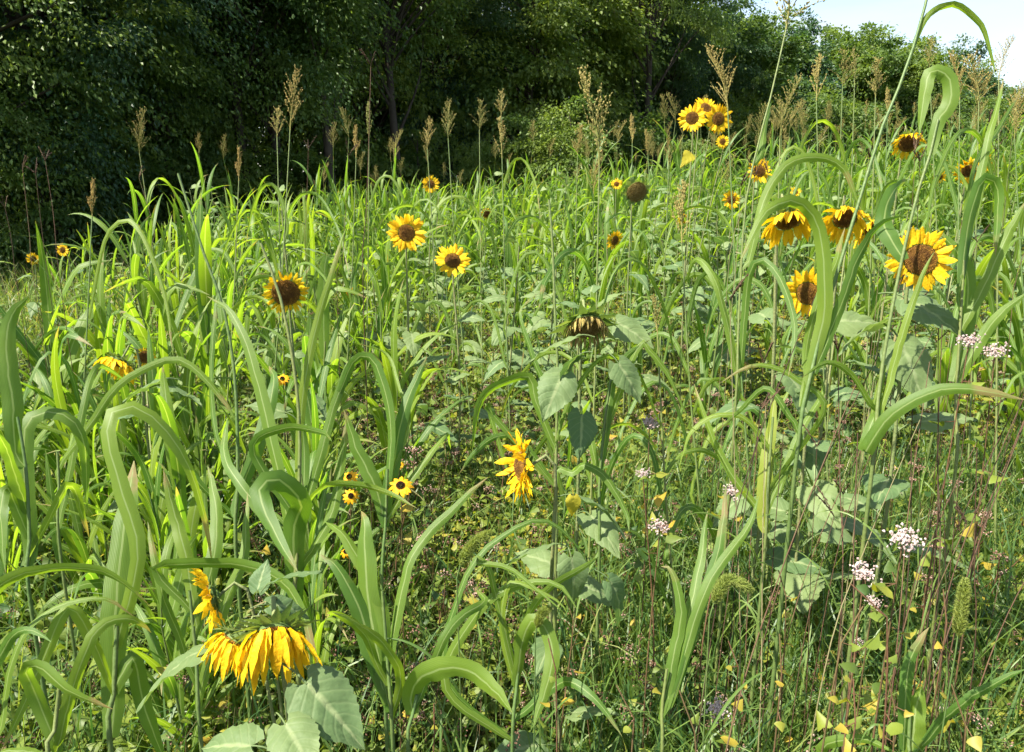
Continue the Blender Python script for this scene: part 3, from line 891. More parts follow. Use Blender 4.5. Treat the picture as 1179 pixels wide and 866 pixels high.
sunflower([H(u=710, v=212, px=12, D=.11, az=0, el=20, npet=18)], 'tiny far sunflower beside the dark spent one', nleaf=5, lscale=1.2)
sunflower([H(u=786, v=252, px=13, D=.11, az=20, el=0, npet=18)], 'tiny far sunflower below the yellow leaf of the tall one', nleaf=5, lscale=1.2)
sunflower([H(u=403, v=339, px=16, D=.10, az=-20, el=-20, npet=18, ragged=.4)], 'small ragged sunflower beside a thin dark grass stalk', nleaf=5, lscale=1.0)
sunflower([H(u=72, v=288, px=14, D=.11, az=0, el=10, npet=18)], 'small sunflower in the shade at the edge of the wood, upper of two', nleaf=5, lscale=1.0)
sunflower([H(u=38, v=298, px=13, D=.11, az=20, el=0, npet=18)], 'small sunflower in the shade at the edge of the wood, lower of two', nleaf=5, lscale=1.0)
sunflower([H(u=560, v=246, px=13, D=.12, az=20, el=-20, disc=.34, npet=18, ragged=.4)], 'tiny dark hearted sunflower deep in the sorghum field', nleaf=5, lscale=1.2)


# ---- hero sorghum: stalks and leaves taken from the photo -------------------
def hero(c, stalk, leaves, label, pan=None, r=.0055, mat=None, gname='sorghum plants', name='sorghum_plant', stint=.35):
    """stalk: pixels from low to high; leaves: (pixels, width px, depth change, tilt, tint[, material])"""
    g = np.random.default_rng(int(abs(stalk[0][0] * 7 + stalk[-1][1] * 3 + c * 100)))
    sp = [at(u, v, c) for u, v in stalk]
    low = sp[0].copy()
    gz = float(terr(low[0], low[1]))
    if low[2] > gz + .02:
        d = sp[0] - sp[1]
        k = 0 if d[2] >= -1e-3 else min(.5, (low[2] - gz) / -d[2])
        bx, by = low[0] + d[0] * k * .6, low[1] + d[1] * k * .6
        sp = [np.array([bx, by, float(terr(bx, by)) - .02])] + sp
    base = sp[0].copy()
    root = empty(name, base, label, 'sorghum', gname)
    path = spline(sp, 24)
    mb = MB(); tubes(mb, path, np.linspace(r * 1.15, r * .55, 24), 7, stint)
    mb.build('stalk', M_STALK, root, base)
    pv = np.array([pix(p)[:2] for p in path])
    for L in leaves:
        pts, w, dz, tilt, tint = L[:5]
        m = L[5] if len(L) > 5 else M_SORG
        cc = np.linspace(0, 1, len(pts)) ** 1.3 * dz + c
        q = [at(u, v, k) for (u, v), k in zip(pts, cc)]
        u0, v0 = pts[0]
        du = np.abs(pv[:, 0] - u0)
        want = v0 + .8 * du + 8
        k = int(np.argmin(np.abs(pv[:, 1] - want) + .2 * du))
        jp = path[min(k, 22)]
        if np.linalg.norm(jp - q[0]) > .02:
            q = [jp] + q
        n = 22
        P = spline(q, n)
        T = unit(np.gradient(P, axis=0))
        vd = unit(P - CAM)
        S0 = unit(np.cross(T, vd)); Nn = np.cross(S0, T)
        s = np.linspace(0, 1, n)
        sg = 1 if g.random() < .5 else -1
        tl = R(tilt) * sg + np.sin(s * 3 + g.uniform(0, 6)) * .35
        S = S0 * np.cos(tl)[:, None] + Nn * np.sin(tl)[:, None]
        P = P + np.cumsum(g.normal(size=(n, 3)), 0) * .0009
        W = .5 * (.92 if c < 1.72 else .74) * w * c / F * (1 + .05 * np.cumsum(g.normal(size=n)) / 2).clip(.7, 1.2) * np.interp(s, [0, .08, .35, .7, .9, 1], [.5, .7, 1, .85, .45, .03])
        lb = MB(); ribbons(lb, P, S, W, .28, 5, tint, .13)
        lb.build('leaf', m, root, base)
    if pan:
        idx, size, top = pan
        p = path[-1]; d = unit(path[-1] - path[-3])
        x, y, z = frame(d + np.array([0, 0, .3]), g.uniform(0, 6))
        Lp = [.24, .20, .26, .18, .22, .16, .28, .15][idx]
        child('seed_head', PAN_ME[idx], root, mat=Matrix(mat4(x, y, z, p - base, size / Lp).tolist()))
    return root


YG = M_SORGY
# near plants at the lower side beside the drooping triple sunflower
hero(1.35, [(128, 866), (131, 800), (135, 720)], [
    ([(128, 850), (131, 712), (143, 600), (152, 530)], 36, .25, 8, .75),
    ([(158, 640), (136, 560), (123, 500), (128, 480), (149, 470), (176, 483), (204, 517), (224, 558), (236, 600), (244, 650)], 24, .15, 20, .45),
    ([(140, 780), (156, 760), (170, 813), (192, 880)], 24, .05, 25, .2),
    ([(132, 800), (110, 745), (80, 700), (51, 760), (20, 830), (0, 870)], 17, -.1, 25, .5),
], 'broad bladed sorghum with one wide upright pale blade beside the triple drooping sunflower', r=.007)
hero(1.2, [(60, 900), (62, 850), (70, 780)], [
    ([(68, 864), (85, 797), (105, 745), (125, 722), (156, 719), (176, 735)], 17, .1, 25, .4),
    ([(66, 860), (40, 790), (30, 768), (51, 766), (80, 790), (132, 813)], 18, -.05, 30, .35),
    ([(62, 870), (20, 860), (-10, 866)], 14, .0, 30, .3),
], 'low sorghum shoot with two curved blades in the lower corner')
hero(1.25, [(-40, 900), (-42, 800), (-50, 740)], [
    ([(-48, 740), (0, 674), (51, 654), (102, 652), (142, 666), (176, 695)], 18, .05, 35, .55),
    ([(-20, 860), (2, 841), (12, 766), (37, 718), (78, 693), (125, 688), (158, 710)], 11, .1, 25, .45),
    ([(-44, 840), (-5, 760), (25, 722), (60, 735)], 13, -.05, 30, .3),
], 'sorghum rooted outside the frame edge, long pale blade arching in')
hero(1.6, [(36, 700), (34, 620), (30, 540), (20, 480)], [
    ([(36, 640), (28, 560), (26, 505), (34, 482), (54, 474), (81, 483), (97, 515), (103, 590)], 24, .1, 18, .5),
    ([(18, 520), (14, 463), (7, 402), (13, 365), (32, 341)], 24, .0, 10, .5),
    ([(34, 640), (60, 590), (80, 560), (100, 620)], 12, .2, 30, .6),
    ([(32, 590), (5, 520), (-12, 500)], 18, -.1, 20, .3),
    ([(34, 620), (10, 560), (2, 590), (6, 660)], 18, -.1, 25, .35),
], 'sorghum at the frame edge with one blade hooked over like a cane')
hero(2.0, [(70, 640), (68, 560), (66, 520)], [
    ([(66, 540), (102, 490), (136, 443), (190, 413), (222, 422), (258, 463), (276, 492)], 13, .0, 25, .6),
    ([(68, 600), (95, 470), (112, 420), (150, 440)], 12, .3, 20, .4),
], 'slim sorghum throwing one long blade in a high arch over the bowed sunflower')
hero(1.75, [(340, 720), (343, 620), (345, 500), (338, 420), (322, 340), (300, 280)], [
    ([(343, 560), (349, 443), (366, 365), (390, 285), (398, 262)], 12, .1, 15, .65),
    ([(341, 640), (318, 520), (292, 416), (268, 361), (240, 341)], 24, .15, 15, .25),
    ([(343, 620), (372, 500), (400, 419), (425, 408), (440, 425)], 17, .1, 20, .35),
    ([(340, 690), (335, 610), (345, 580), (320, 553), (296, 566), (318, 620), (340, 660)], 34, -.25, 15, .3),
    ([(342, 600), (373, 560), (410, 557), (445, 565), (480, 583)], 11, -.1, 30, .5),
    ([(342, 600), (290, 520), (326, 493), (366, 498), (380, 510)], 16, -.15, 30, .5),
    ([(340, 640), (280, 560), (258, 520), (262, 480)], 18, .2, 20, .35),
    ([(341, 660), (380, 600), (392, 540), (398, 480)], 16, .1, 15, .3),
], 'tall sorghum with a V of two upright blades and a broad folded blade below')
hero(1.95, [(272, 640), (274, 560), (271, 443), (258, 358), (234, 290), (205, 200)], [
    ([(273, 560), (245, 480), (250, 350), (262, 330)], 10, .2, 20, .5),
    ([(274, 600), (230, 560), (190, 500), (175, 520)], 13, -.1, 25, .45),
    ([(272, 580), (300, 500), (315, 440), (310, 420)], 20, .2, 20, .3),
], 'sorghum with a thin leaning stem tip beside the nodding big disc sunflower')
hero(1.5, [(232, 860), (226, 760), (218, 680)], [
    ([(226, 720), (210, 640), (196, 590), (183, 540)], 16, .1, 18, .5),
    ([(183, 655), (237, 649), (288, 652), (329, 671), (353, 712), (368, 770)], 17, -.1, 20, .45),
    ([(222, 740), (245, 650), (250, 590), (240, 540)], 17, .2, 15, .4),
    ([(230, 800), (260, 700), (282, 640), (285, 570)], 16, .25, 15, .3),
    ([(226, 780), (190, 690), (176, 640), (168, 600)], 14, .1, 20, .4),
], 'sorghum clump just behind the triple drooping sunflower with an arching blade')
hero(1.55, [(452, 850), (446, 760), (440, 680)], [
    ([(448, 810), (431, 712), (424, 610), (420, 590)], 28, .1, 12, .25),
    ([(450, 820), (417, 705), (392, 657), (372, 640)], 24, .05, 15, .2),
    ([(448, 770), (458, 712), (471, 657), (492, 620), (536, 578), (566, 552)], 15, .1, 22, .6),
    ([(446, 790), (420, 730), (392, 706), (380, 704)], 11, -.1, 25, .5),
    ([(450, 830), (461, 776), (440, 738), (415, 716), (388, 705)], 12, -.15, 30, .5),
    ([(446, 760), (440, 690), (400, 620), (375, 600)], 20, .15, 18, .25),
], 'dark broad bladed sorghum clump between the triple sunflower and the weedy middle')
hero(1.75, [(440, 700), (444, 600), (446, 540)], [
    ([(444, 590), (465, 480), (480, 440), (494, 408)], 24, .1, 12, .35),
    ([(442, 600), (434, 560), (417, 520), (400, 474)], 24, .0, 12, .2),
    ([(446, 560), (448, 483), (432, 419), (408, 414), (388, 456), (378, 500)], 19, .05, 15, .35),
    ([(446, 560), (470, 490), (458, 443), (444, 406), (414, 395)], 8, .2, 20, .5),
    ([(444, 600), (490, 530), (515, 500), (520, 520)], 13, .2, 25, .5),
], 'sorghum clump with a broad pale slanting blade beside the weedy middle')
hero(1.35, [(470, 880), (474, 830), (480, 800)], [
    ([(475, 800), (495, 776), (532, 774), (566, 796), (590, 822)], 30, -.1, 15, .3),
    ([(476, 820), (520, 720), (555, 690), (545, 670)], 13, .2, 25, .5),
], 'low sorghum shoot with one wide blade bending flat over the weeds')
hero(1.55, [(590, 860), (594, 800), (600, 740)], [
    ([(512, 780), (526, 688), (553, 637), (594, 607), (627, 597), (661, 623), (676, 650)], 10, .1, 25, .5),
    ([(512, 790), (553, 698), (607, 671), (641, 674), (663, 705)], 13, -.05, 25, .45),
    ([(597, 735), (627, 684), (675, 650), (690, 640)], 11, .1, 20, .4),
    ([(594, 790), (605, 730), (620, 718), (634, 752), (627, 796), (614, 840)], 18, -.1, 15, .4),
    ([(596, 800), (580, 720), (590, 670), (640, 690), (655, 710)], 10, -.05, 25, .5),
    ([(594, 780), (560, 650), (543, 646), (580, 651), (612, 674), (648, 705)], 11, -.1, 25, .4),
    ([(590, 830), (640, 790), (658, 786), (685, 807), (714, 848)], 13, -.1, 20, .3),
], 'slender sorghum in the low centre with a blade arched under the side on sunflower')
hero(1.55, [(762, 880), (762, 820), (768, 770)], [
    ([(760, 830), (773, 766), (783, 705), (773, 661), (760, 655)], 15, .05, 15, .3),
    ([(776, 800), (799, 712), (823, 627), (832, 556)], 13, .1, 15, .25),
    ([(774, 800), (813, 678), (857, 610), (872, 570)], 14, .1, 18, .35),
    ([(768, 810), (790, 720), (806, 650), (815, 590)], 16, .15, 12, .3),
], 'young sorghum fan of stiff upright blades beside the curved foxtail')
hero(2.1, [(640, 640), (640, 540), (642, 430), (639, 360), (636, 280), (632, 230)], [
    ([(641, 520), (617, 466), (607, 433), (580, 439), (553, 460), (544, 520)], 15, .0, 20, .4),
    ([(640, 560), (600, 506), (580, 500), (553, 514), (530, 545)], 11, .0, 25, .4),
    ([(641, 540), (660, 545), (672, 536), (696, 548), (722, 590), (726, 612)], 14, -.1, 20, .35),
    ([(642, 480), (610, 400), (600, 360), (618, 340)], 10, .1, 20, .5),
    ([(640, 560), (570, 480), (563, 470), (590, 560)], 11, .0, 20, .5),
], 'sorghum between the side on and the spent sunflower with several drooping blades')
hero(2.15, [(690, 640), (690, 560), (697, 480), (706, 420)], [
    ([(692, 540), (702, 443), (718, 412), (748, 390)], 13, .0, 15, .5),
    ([(696, 500), (735, 400), (750, 406), (772, 434), (794, 485)], 13, .0, 20, .5),
    ([(692, 560), (672, 480), (640, 500)], 12, .1, 25, .35),
], 'sorghum just past the spent sunflower with an arched blade on either side')
# tall stems against the sky
hero(1.75, [(918, 520), (934, 430), (950, 362), (972, 288), (996, 210), (1016, 146), (1044, 78), (1067, 0), (1075, -40)], [
    ([(1066, 22), (1080, 10), (1105, 8), (1132, 34), (1146, 85)], 10, .0, 20, .5),
    ([(930, 440), (948, 375), (953, 334), (948, 266), (926, 234), (904, 234), (881, 251), (856, 302)], 21, -.1, 12, .4),
    ([(938, 430), (990, 300), (1013, 263), (1042, 250)], 18, -.05, 15, .3),
    ([(930, 440), (928, 400), (945, 340), (965, 300), (975, 260)], 15, .2, 18, .4),
    ([(920, 500), (884, 450), (857, 470), (830, 500)], 10, .1, 20, .5),
], 'tallest sorghum stem leaning out of the top of the frame, arched leaf at its tip')
hero(2.0, [(846, 480), (850, 380), (857, 251), (867, 190), (888, 109), (905, 34)], [
    ([(862, 300), (874, 244), (891, 204), (915, 183), (942, 180), (969, 193), (990, 238)], 15, .0, 15, .5),
    ([(876, 180), (882, 150), (890, 118)], 12, .1, 15, .25),
    ([(852, 430), (857, 358), (864, 310), (877, 296), (898, 320), (915, 375), (908, 430)], 13, -.2, 12, .4),
    ([(850, 440), (825, 330), (800, 300), (790, 330)], 12, .2, 18, .4),
], 'thin straight sorghum stem with an open feathery seed head at the top edge', pan=(4, .26, 0), r=.004)
hero(1.7, [(1002, 560), (1012, 450), (1030, 340), (1054, 231), (1067, 193), (1080, 138)], [
    ([(1080, 140), (1094, 118), (1093, 88), (1077, 80), (1068, 95), (1062, 155)], 20, .0, 10, .45),
    ([(1040, 300), (1020, 255), (1030, 222), (1048, 208)], 26, .1, 15, .2),
    ([(1010, 470), (993, 524), (1023, 483), (1074, 453), (1118, 449), (1185, 462)], 17, -.15, 20, .5),
    ([(1020, 420), (1010, 473), (983, 436), (955, 421), (928, 437)], 9, .0, 22, .5),
    ([(1008, 500), (1040, 380), (1060, 320), (1075, 290)], 10, .0, 15, .6),
], 'sorghum topped by one large folded blade against the trees', stint=.5)
hero(1.9, [(1098, 560), (1100, 470), (1104, 400), (1110, 300)], [
    ([(1098, 440), (1112, 380), (1115, 320), (1100, 286), (1080, 262)], 26, .1, 10, .15),
    ([(1104, 330), (1118, 240), (1132, 207), (1146, 222), (1142, 295)], 19, .0, 15, .4),
    ([(1100, 440), (1145, 368), (1182, 335)], 22, .0, 15, .3),
    ([(1108, 310), (1139, 163), (1149, 129), (1158, 90)], 13, .1, 12, .35),
    ([(1106, 380), (1140, 310), (1160, 270), (1182, 230)], 20, .0, 12, .25),
    ([(1104, 340), (1120, 200), (1150, 150), (1179, 100)], 10, .2, 20, .4),
], 'sorghum with a dark drooping blade beside the largest open sunflower')
hero(1.9, [(880, 640), (884, 560), (890, 480)], [
    ([(878, 600), (882, 540), (888, 500), (895, 452)], 22, .05, 10, .6, YG),
    ([(888, 520), (857, 483), (823, 480), (793, 500), (778, 545)], 9, .0, 22, .55),
    ([(888, 560), (949, 473), (918, 439), (884, 421), (857, 422), (828, 440)], 10, .0, 25, .55),
    ([(886, 580), (920, 500), (948, 450), (940, 430)], 12, .15, 20, .3),
    ([(884, 600), (840, 540), (810, 470), (800, 440)], 13, .1, 15, .35),
], 'sorghum with one yellowed upright blade and two thin arched ones')
hero(1.4, [(1046, 900), (1046, 860), (1048, 820)], [
    ([(1040, 866), (1047, 780), (1060, 744), (1072, 728)], 15, .0, 15, .25),
    ([(1050, 870), (1056, 830), (1064, 790)], 26, .0, 10, .25),
    ([(1060, 860), (1095, 820), (1135, 790), (1182, 766)], 15, -.05, 20, .3),
    ([(945, 868), (983, 848), (1030, 864)], 17, -.1, 30, .4),
], 'broad bladed young sorghum at the lower frame edge among yellow leaves')
# seed heads that show against the trees: (u, v foot of head, size px, depth, head form, label)
SEEDS = [
    (334, 150, 62, 3.4, 0, 'sorghum with the tallest tan seed head against the dark trees'),
    (319, 158, 32, 3.6, 1, 'sorghum with a smaller brown seed head close beside the tallest tan one'),
    (275, 208, 32, 3.8, 5, 'sorghum with a short narrow seed head below the tallest tan one'),
    (106, 250, 36, 3.0, 5, 'sorghum with a tan seed head by the shaded grass near the wood'),
    (690, 190, 98, 2.6, 2, 'sorghum with the largest dense brown seed head of the field centre'),
    (516, 160, 40, 4.2, 0, 'sorghum with an upright seed head, taller of the pair before the dark shrub'),
    (492, 172, 32, 4.4, 1, 'sorghum with a small seed head, shorter of the pair before the dark shrub'),
    (577, 134, 28, 4.6, 1, 'sorghum with a reddish brown seed head high before the light bush'),
    (552, 150, 30, 4.6, 4, 'sorghum with a loose yellowish seed head beside the light bush'),
    (578, 182, 40, 4.0, 3, 'sorghum with a greenish yellow seed head under the reddish one'),
    (410, 182, 32, 4.6, 5, 'sorghum with a narrow tan seed head near the forked bare stalk'),
    (425, 160, 36, 4.8, 7, 'sorghum with a grey green closed seed head beside the forked bare stalk'),
    (838, 128, 70, 2.9, 6, 'sorghum with a large loose tan seed head touching the four headed sunflower'),
    (898, 160, 60, 2.6, 6, 'sorghum with a one sided hanging seed head near the thin straight stem'),
    (940, 116, 46, 3.4, 3, 'sorghum with a pale green upright seed head before the dark shrub'),
    (970, 100, 36, 3.9, 4, 'sorghum with an open tan seed head, first of the two side by side'),
    (984, 96, 36, 3.9, 0, 'sorghum with an open tan seed head, second of the two side by side'),
    (1008, 112, 38, 3.6, 1, 'sorghum with a tan seed head between the pair and the leaning stem'),
    (1022, 132, 26, 5.0, 5, 'sorghum with a tiny brown seed head behind the leaning stem'),
    (1070, 78, 32, 3.8, 1, 'sorghum with a brown seed head just above the folded blade'),
    (1105, 115, 48, 3.2, 2, 'sorghum with a rusty brown seed head past the folded blade'),
    (1127, 118, 50, 3.4, 4, 'sorghum with a tall loose brown seed head before the last trees'),
    (1150, 92, 44, 2.8, 6, 'sorghum with a slanting pale seed head against the open sky'),
    (1168, 160, 42, 3.4, 0, 'sorghum with a tan seed head near the frame edge on the slope'),
    (757, 385, 40, 2.3, 3, 'low sorghum with a green seed head between spent sunflower and the slope'),
    (785, 280, 62, 2.9, 3, 'sorghum with a long pale green seed head below the four headed sunflower'),
    (728, 165, 28, 4.8, 5, 'sorghum with a thin brown seed head past the largest brown one'),
    (746, 178, 24, 5.2, 5, 'sorghum with a short brown seed head above the dark spent sunflower'),
    (665, 178, 30, 5.0, 1, 'sorghum with a reddish loose head before the foot of the light bush'),
    (770, 190, 28, 4.8, 0, 'sorghum with a spread tan head beside the yellow sunflower leaf'),
]
for k, (u, v, px, c, form, lab) in enumerate(SEEDS):
    g = np.random.default_rng(900 + k)
    SPOTS.append((u, v - px * .5, px * .25, c))
    top = at(u, v, c)
    gz = float(terr(top[0], top[1]))
    du = g.uniform(-30, 30)
    low_v = pix([top[0], top[1], gz + .1])[1]
    st = [(u + du, low_v), (u + du * .4, (low_v + v) / 2), (u, v)]
    lv = []
    H_ = low_v - v
    for j in range(5):
        t = .30 + .13 * j + g.uniform(-.04, .04)
        sgn = 1 if (j + k) % 2 else -1
        w = g.uniform(.018, .030) * F / c
        yb = v + t * H_
        xb = u + du * .5 * t
        Lp = g.uniform(.14, .32) * F / c
        rise = g.uniform(.3, 1.1) * Lp
        lv.append(([(xb, yb), (xb + sgn * Lp * .25, yb - rise), (xb + sgn * Lp * .6, yb - rise * 1.15), (xb + sgn * Lp * .95, yb - rise * .4), (xb + sgn * Lp * 1.1, yb + rise * .5)],
                   w, g.uniform(-.4, .4), g.uniform(10, 40), g.uniform(.2, .7)))
    hero(c, st, lv, lab, pan=(form, px * c / F, 0), r=.0042, stint=.4)


# ---- the rest of the sorghum: copies of a few plants ---------------------------
def proto(seed, H, nl, til, head, split, Lr=(.5, .85), Wr=(.013, .022)):
    st, leaves, heads = sorghum_arrays(seed, H, nl, til, head, Lr, Wr, split)
    sm = st.mesh('stalk', M_STALK)
    lm = [l.mesh('leaf' if split else 'leaves', M_SORG) for l in leaves]
    return (sm, lm, heads, split), (st.arrays(), [l.arrays() for l in leaves], heads), H


NEAR = [proto(20 + k, h, nl, t, False, True, (.42, .72), (.015, .026)) for k, (h, nl, t) in enumerate([(.85, 7, 2), (.75, 6, 2), (.95, 8, 1), (.65, 6, 3), (.9, 7, 2), (1.0, 8, 1)])]
MID = [proto(40 + k, h, nl, t, hd, False, (.45, .8), (.014, .024)) for k, (h, nl, t, hd) in enumerate(
    [(1.15, 8, 2, False), (1.0, 7, 3, False), (1.25, 8, 2, False), (1.35, 8, 2, False), (1.85, 8, 2, True), (2.0, 8, 2, True), (1.2, 9, 2, False), (1.1, 8, 3, False), (1.7, 8, 3, True)])]


def place(pr, x, y, rz, s, label, group):
    sm, lm, heads, split = pr
    r = empty('sorghum_plant', (x, y, float(terr(x, y))), label, 'sorghum', group)
    r.rotation_euler = (random.uniform(-.06, .06), random.uniform(-.06, .06), rz); r.scale = (s, s, s)
    child('stalk', sm, r)
    for m in lm: child('leaf' if split else 'leaves', m, r)
    for (i, p, sc) in heads:
        child('seed_head', PAN_ME[i], r, mat=Matrix.Translation(Vector(p.tolist())) @ Matrix.Scale(sc, 4))
    return r


CAN_U = [0, 100, 250, 450, 700, 900, 1179]
CAN_V = [335, 285, 232, 208, 205, 196, 172]


def cap(x, y, H, s, jit):
    u = 589.5 + F * x / y
    v = np.interp(u, CAN_U, CAN_V) + jit
    top = 1.65 + y * math.tan(math.atan((433 - v) / F) - PITCH) - float(terr(x, y))
    return max(.35, min(s, top / (H * 1.13)))


def density(x, y):
    """how thick the sorghum stands (0..1)"""
    u = 589.5 + F * x / y
    d = 1.0
    if y < 2.6:
        d = .9 if x < -.35 else 0.03
    elif y < 5.5:
        d = np.interp(x, [-3, -.7, -.2, .5, 1.2, 2.4, 4], [.6, .75, .35, .32, .55, .5, .4])
    elif y < 8:
        d = np.interp(x, [-7, -5, -.7, .6, 1.5, 5], [.2, .7, .8, .6, .38, .22])
    if x < -4 and y > 8 + .9 * (x + 6): d *= .12
    if x > 2.0: d *= .5
    return d


random.seed(31)
pts = []
tries = 0
while len(pts) < 252 and tries < 90000:
    tries += 1
    near = len(pts) < 58
    y = random.uniform(1.65, 3.3) if near else 2.6 + 8.9 * random.random() ** .8
    x = random.uniform(-.74, -.08) * y if near else random.uniform(-.78, .78) * y
    if not near and random.random() > density(x, y): continue
    if near and x > -.16 * y and random.random() > .3: continue
    md = .11 if near else .17 + .012 * y
    if any((x - a) ** 2 + (y - b) ** 2 < md * md for a, b in pts): continue
    u, v, c = pix([x, y, terr(x, y)])
    if not clear_of_heads(u, c): continue
    pts.append((x, y))
zone_names = {
    'near': ('knee to waist high leafy sorghum in the dense stand before the bowed sunflower', 'low sorghum of the near stand'),
    'mid': ('waist high leafy sorghum standing among the sunflowers of the middle field', 'sorghum of the middle field'),
    'slope': ('scattered leafy sorghum on the sunny slope among broad sunflower leaves', 'sorghum on the slope'),
    'far': ('chest high leafy sorghum in the thick stand before the wood', 'sorghum of the far stand'),
    'farh': ('headed sorghum with a small seed head in the thick stand before the wood', 'headed sorghum of the far stand'),
}
for (x, y) in sorted(pts, key=lambda p: p[1]):
    c = y
    if y < 4.2:
        pk = random.choice(NEAR); pr = pk[0]; s = random.uniform(.85, 1.15) * (.62 if y < 2.1 else .78 if y < 3 else 1); z = 'near' if x < 0 else 'mid'
    else:
        hd = random.random() < (.05 if x < .6 else .16)
        pk = random.choice([m for m in MID if bool(m[0][2]) == hd]); pr = pk[0]
        s = random.uniform(.82, 1.08)
        z = 'slope' if x > 2.2 else ('farh' if hd else ('far' if y > 6.5 else 'mid'))
    if not pr[2]: s = cap(x, y, pk[2], s, random.uniform(-14, 30))
    lab, grp = zone_names[z]
    place(pr, x, y, random.uniform(0, 6.28), s, lab, grp)


def far_sorghum():
    mb = MB(); mp = MB()
    random.seed(8)
    n = 0
    for k in range(4000):
        y = random.uniform(9.5, 21); x = random.uniform(-.78, .80) * y
        if x < -3.5 and y > 9 + 1.3 * (x + 6): continue
        edge = np.interp(589.5 + F * x / y, [0, 320, 700, 1179], [12, 16, 20, 22])
        if y > edge or random.random() > .42: continue
        if y < 11 and random.random() > (y - 9.3) / 1.7: continue
        hd = random.random() < (.05 if x < 1 else .16)
        pk = random.choice([m for m in MID if bool(m[0][2]) == hd]); arr = pk[1]
        s = random.uniform(.8, 1.1)
        if not hd: s = cap(x, y, pk[2], s, random.uniform(-12, 20))
        a = random.uniform(0, 6.28)
        M = np.eye(4); M[:2, :2] = np.array([[math.cos(a), -math.sin(a)], [math.sin(a), math.cos(a)]]); M[:3, :3] *= s
        M[:3, 3] = (x, y, float(terr(x, y)))
        for l in arr[1]: mb.merge(l, M, random.uniform(-.2, .2))
        mb.merge(arr[0], M)
        for (i, p, sc) in arr[2]:
            T = np.eye(4); T[:3, :3] *= sc; T[:3, 3] = p
            mp.merge(PAN_ARR[i], M @ T)
        n += 1
    # the field goes on past both sides of the view
    for k in range(170):
        y = random.uniform(1.5, 10); sd = random.choice([-1, 1])
        x = sd * (.80 * y + random.uniform(.15, 2.6))
        arr = random.choice(MID[:4])[1]
        s = random.uniform(.6, .85); a = random.uniform(0, 6.28)
        M = np.eye(4); M[:2, :2] = np.array([[math.cos(a), -math.sin(a)], [math.sin(a), math.cos(a)]]); M[:3, :3] *= s
        M[:3, 3] = (x, y, float(terr(x, y)))
        for l in arr[1]: mb.merge(l, M, random.uniform(-.2, .2))
        mb.merge(arr[0], M)
    tag(mb.build('sorghum_foliage', M_SORG), 'thick leafy mass of distant sorghum reaching to the wood', 'sorghum', kind='stuff')
    tag(mp.build('sorghum_seed_foliage', M_PAN, smooth=False), 'many tan seed heads over the distant sorghum before the wood', 'sorghum', kind='stuff')
    print('far sorghum', n)


far_sorghum()


# ---- leafy sunflower plants without a flower in view ------------------------------
def leafy(seed, Hh, n, top):
    g = np.random.default_rng(seed)
    st = MB(); z = np.linspace(-.02, Hh, 8)
    p = np.stack([.05 * np.sin(z * 2 + seed), .05 * np.cos(z * 1.7 + seed) - .05, z], -1)
    tubes(st, p, np.linspace(.007, .004, 8), 7, .4)
    lv = MB()
    for k in range(n):
        t = .25 + .75 * k / (n - 1)
        b = np.array([np.interp(t * Hh, z, p[:, j]) for j in range(3)])
        m = leaf_mat(b, k * 2.4 + g.normal() * .3, g.uniform(-.1, .5) + .3 * (t > .9), g.normal() * .3, g.uniform(.8, 1.25) * np.interp(t, [.2, .6, 1], [.85, .92, .5]))
        lv.merge(SFL_ARR[int(g.integers(0, 5))], m, g.uniform(-.2, .3))
    return st.mesh('stem', M_SFSTEM), lv.mesh('leaves', M_SFLEAF), (st.arrays(), lv.arrays())


LEAFY = [leafy(70 + k, h, n, 0) for k, (h, n) in enumerate([(1.05, 14), (.85, 12), (1.25, 16), (.7, 11)])]
random.seed(77)
cnt = 0
pl = []
for k in range(6000):
    y = random.uniform(3.0, 13); x = random.uniform(-.5, .78) * y + (.6 if random.random() < .12 else 0)
    u = 589.5 + F * x / y
    d = np.interp(u, [100, 500, 650, 850, 1179], [.06, .35, .8, .95, 1]) * np.interp(y, [2.6, 4, 13], [.35, .8, 1])
    if random.random() > d or cnt >= 190: continue
    if any((x - a) ** 2 + (y - b) ** 2 < (.16 + .02 * y) ** 2 for a, b in pl): continue
    if not clear_of_heads(u, y, 4): continue
    pl.append((x, y)); cnt += 1
    st, lv, _ = random.choice(LEAFY)
    mid = 'on the sunny slope' if x > 1.8 else 'in the middle field'
    r = empty('leafy_sunflower', (x, y, float(terr(x, y))), 'broad leaved sunflower plant without an open flower ' + mid, 'sunflower', 'flowerless sunflower plants ' + mid)
    s = random.uniform(.85, 1.22)
    r.rotation_euler = (0, 0, random.uniform(0, 6.28)); r.scale = (s, s, s)
    child('stem', st, r); child('leaves', lv, r)


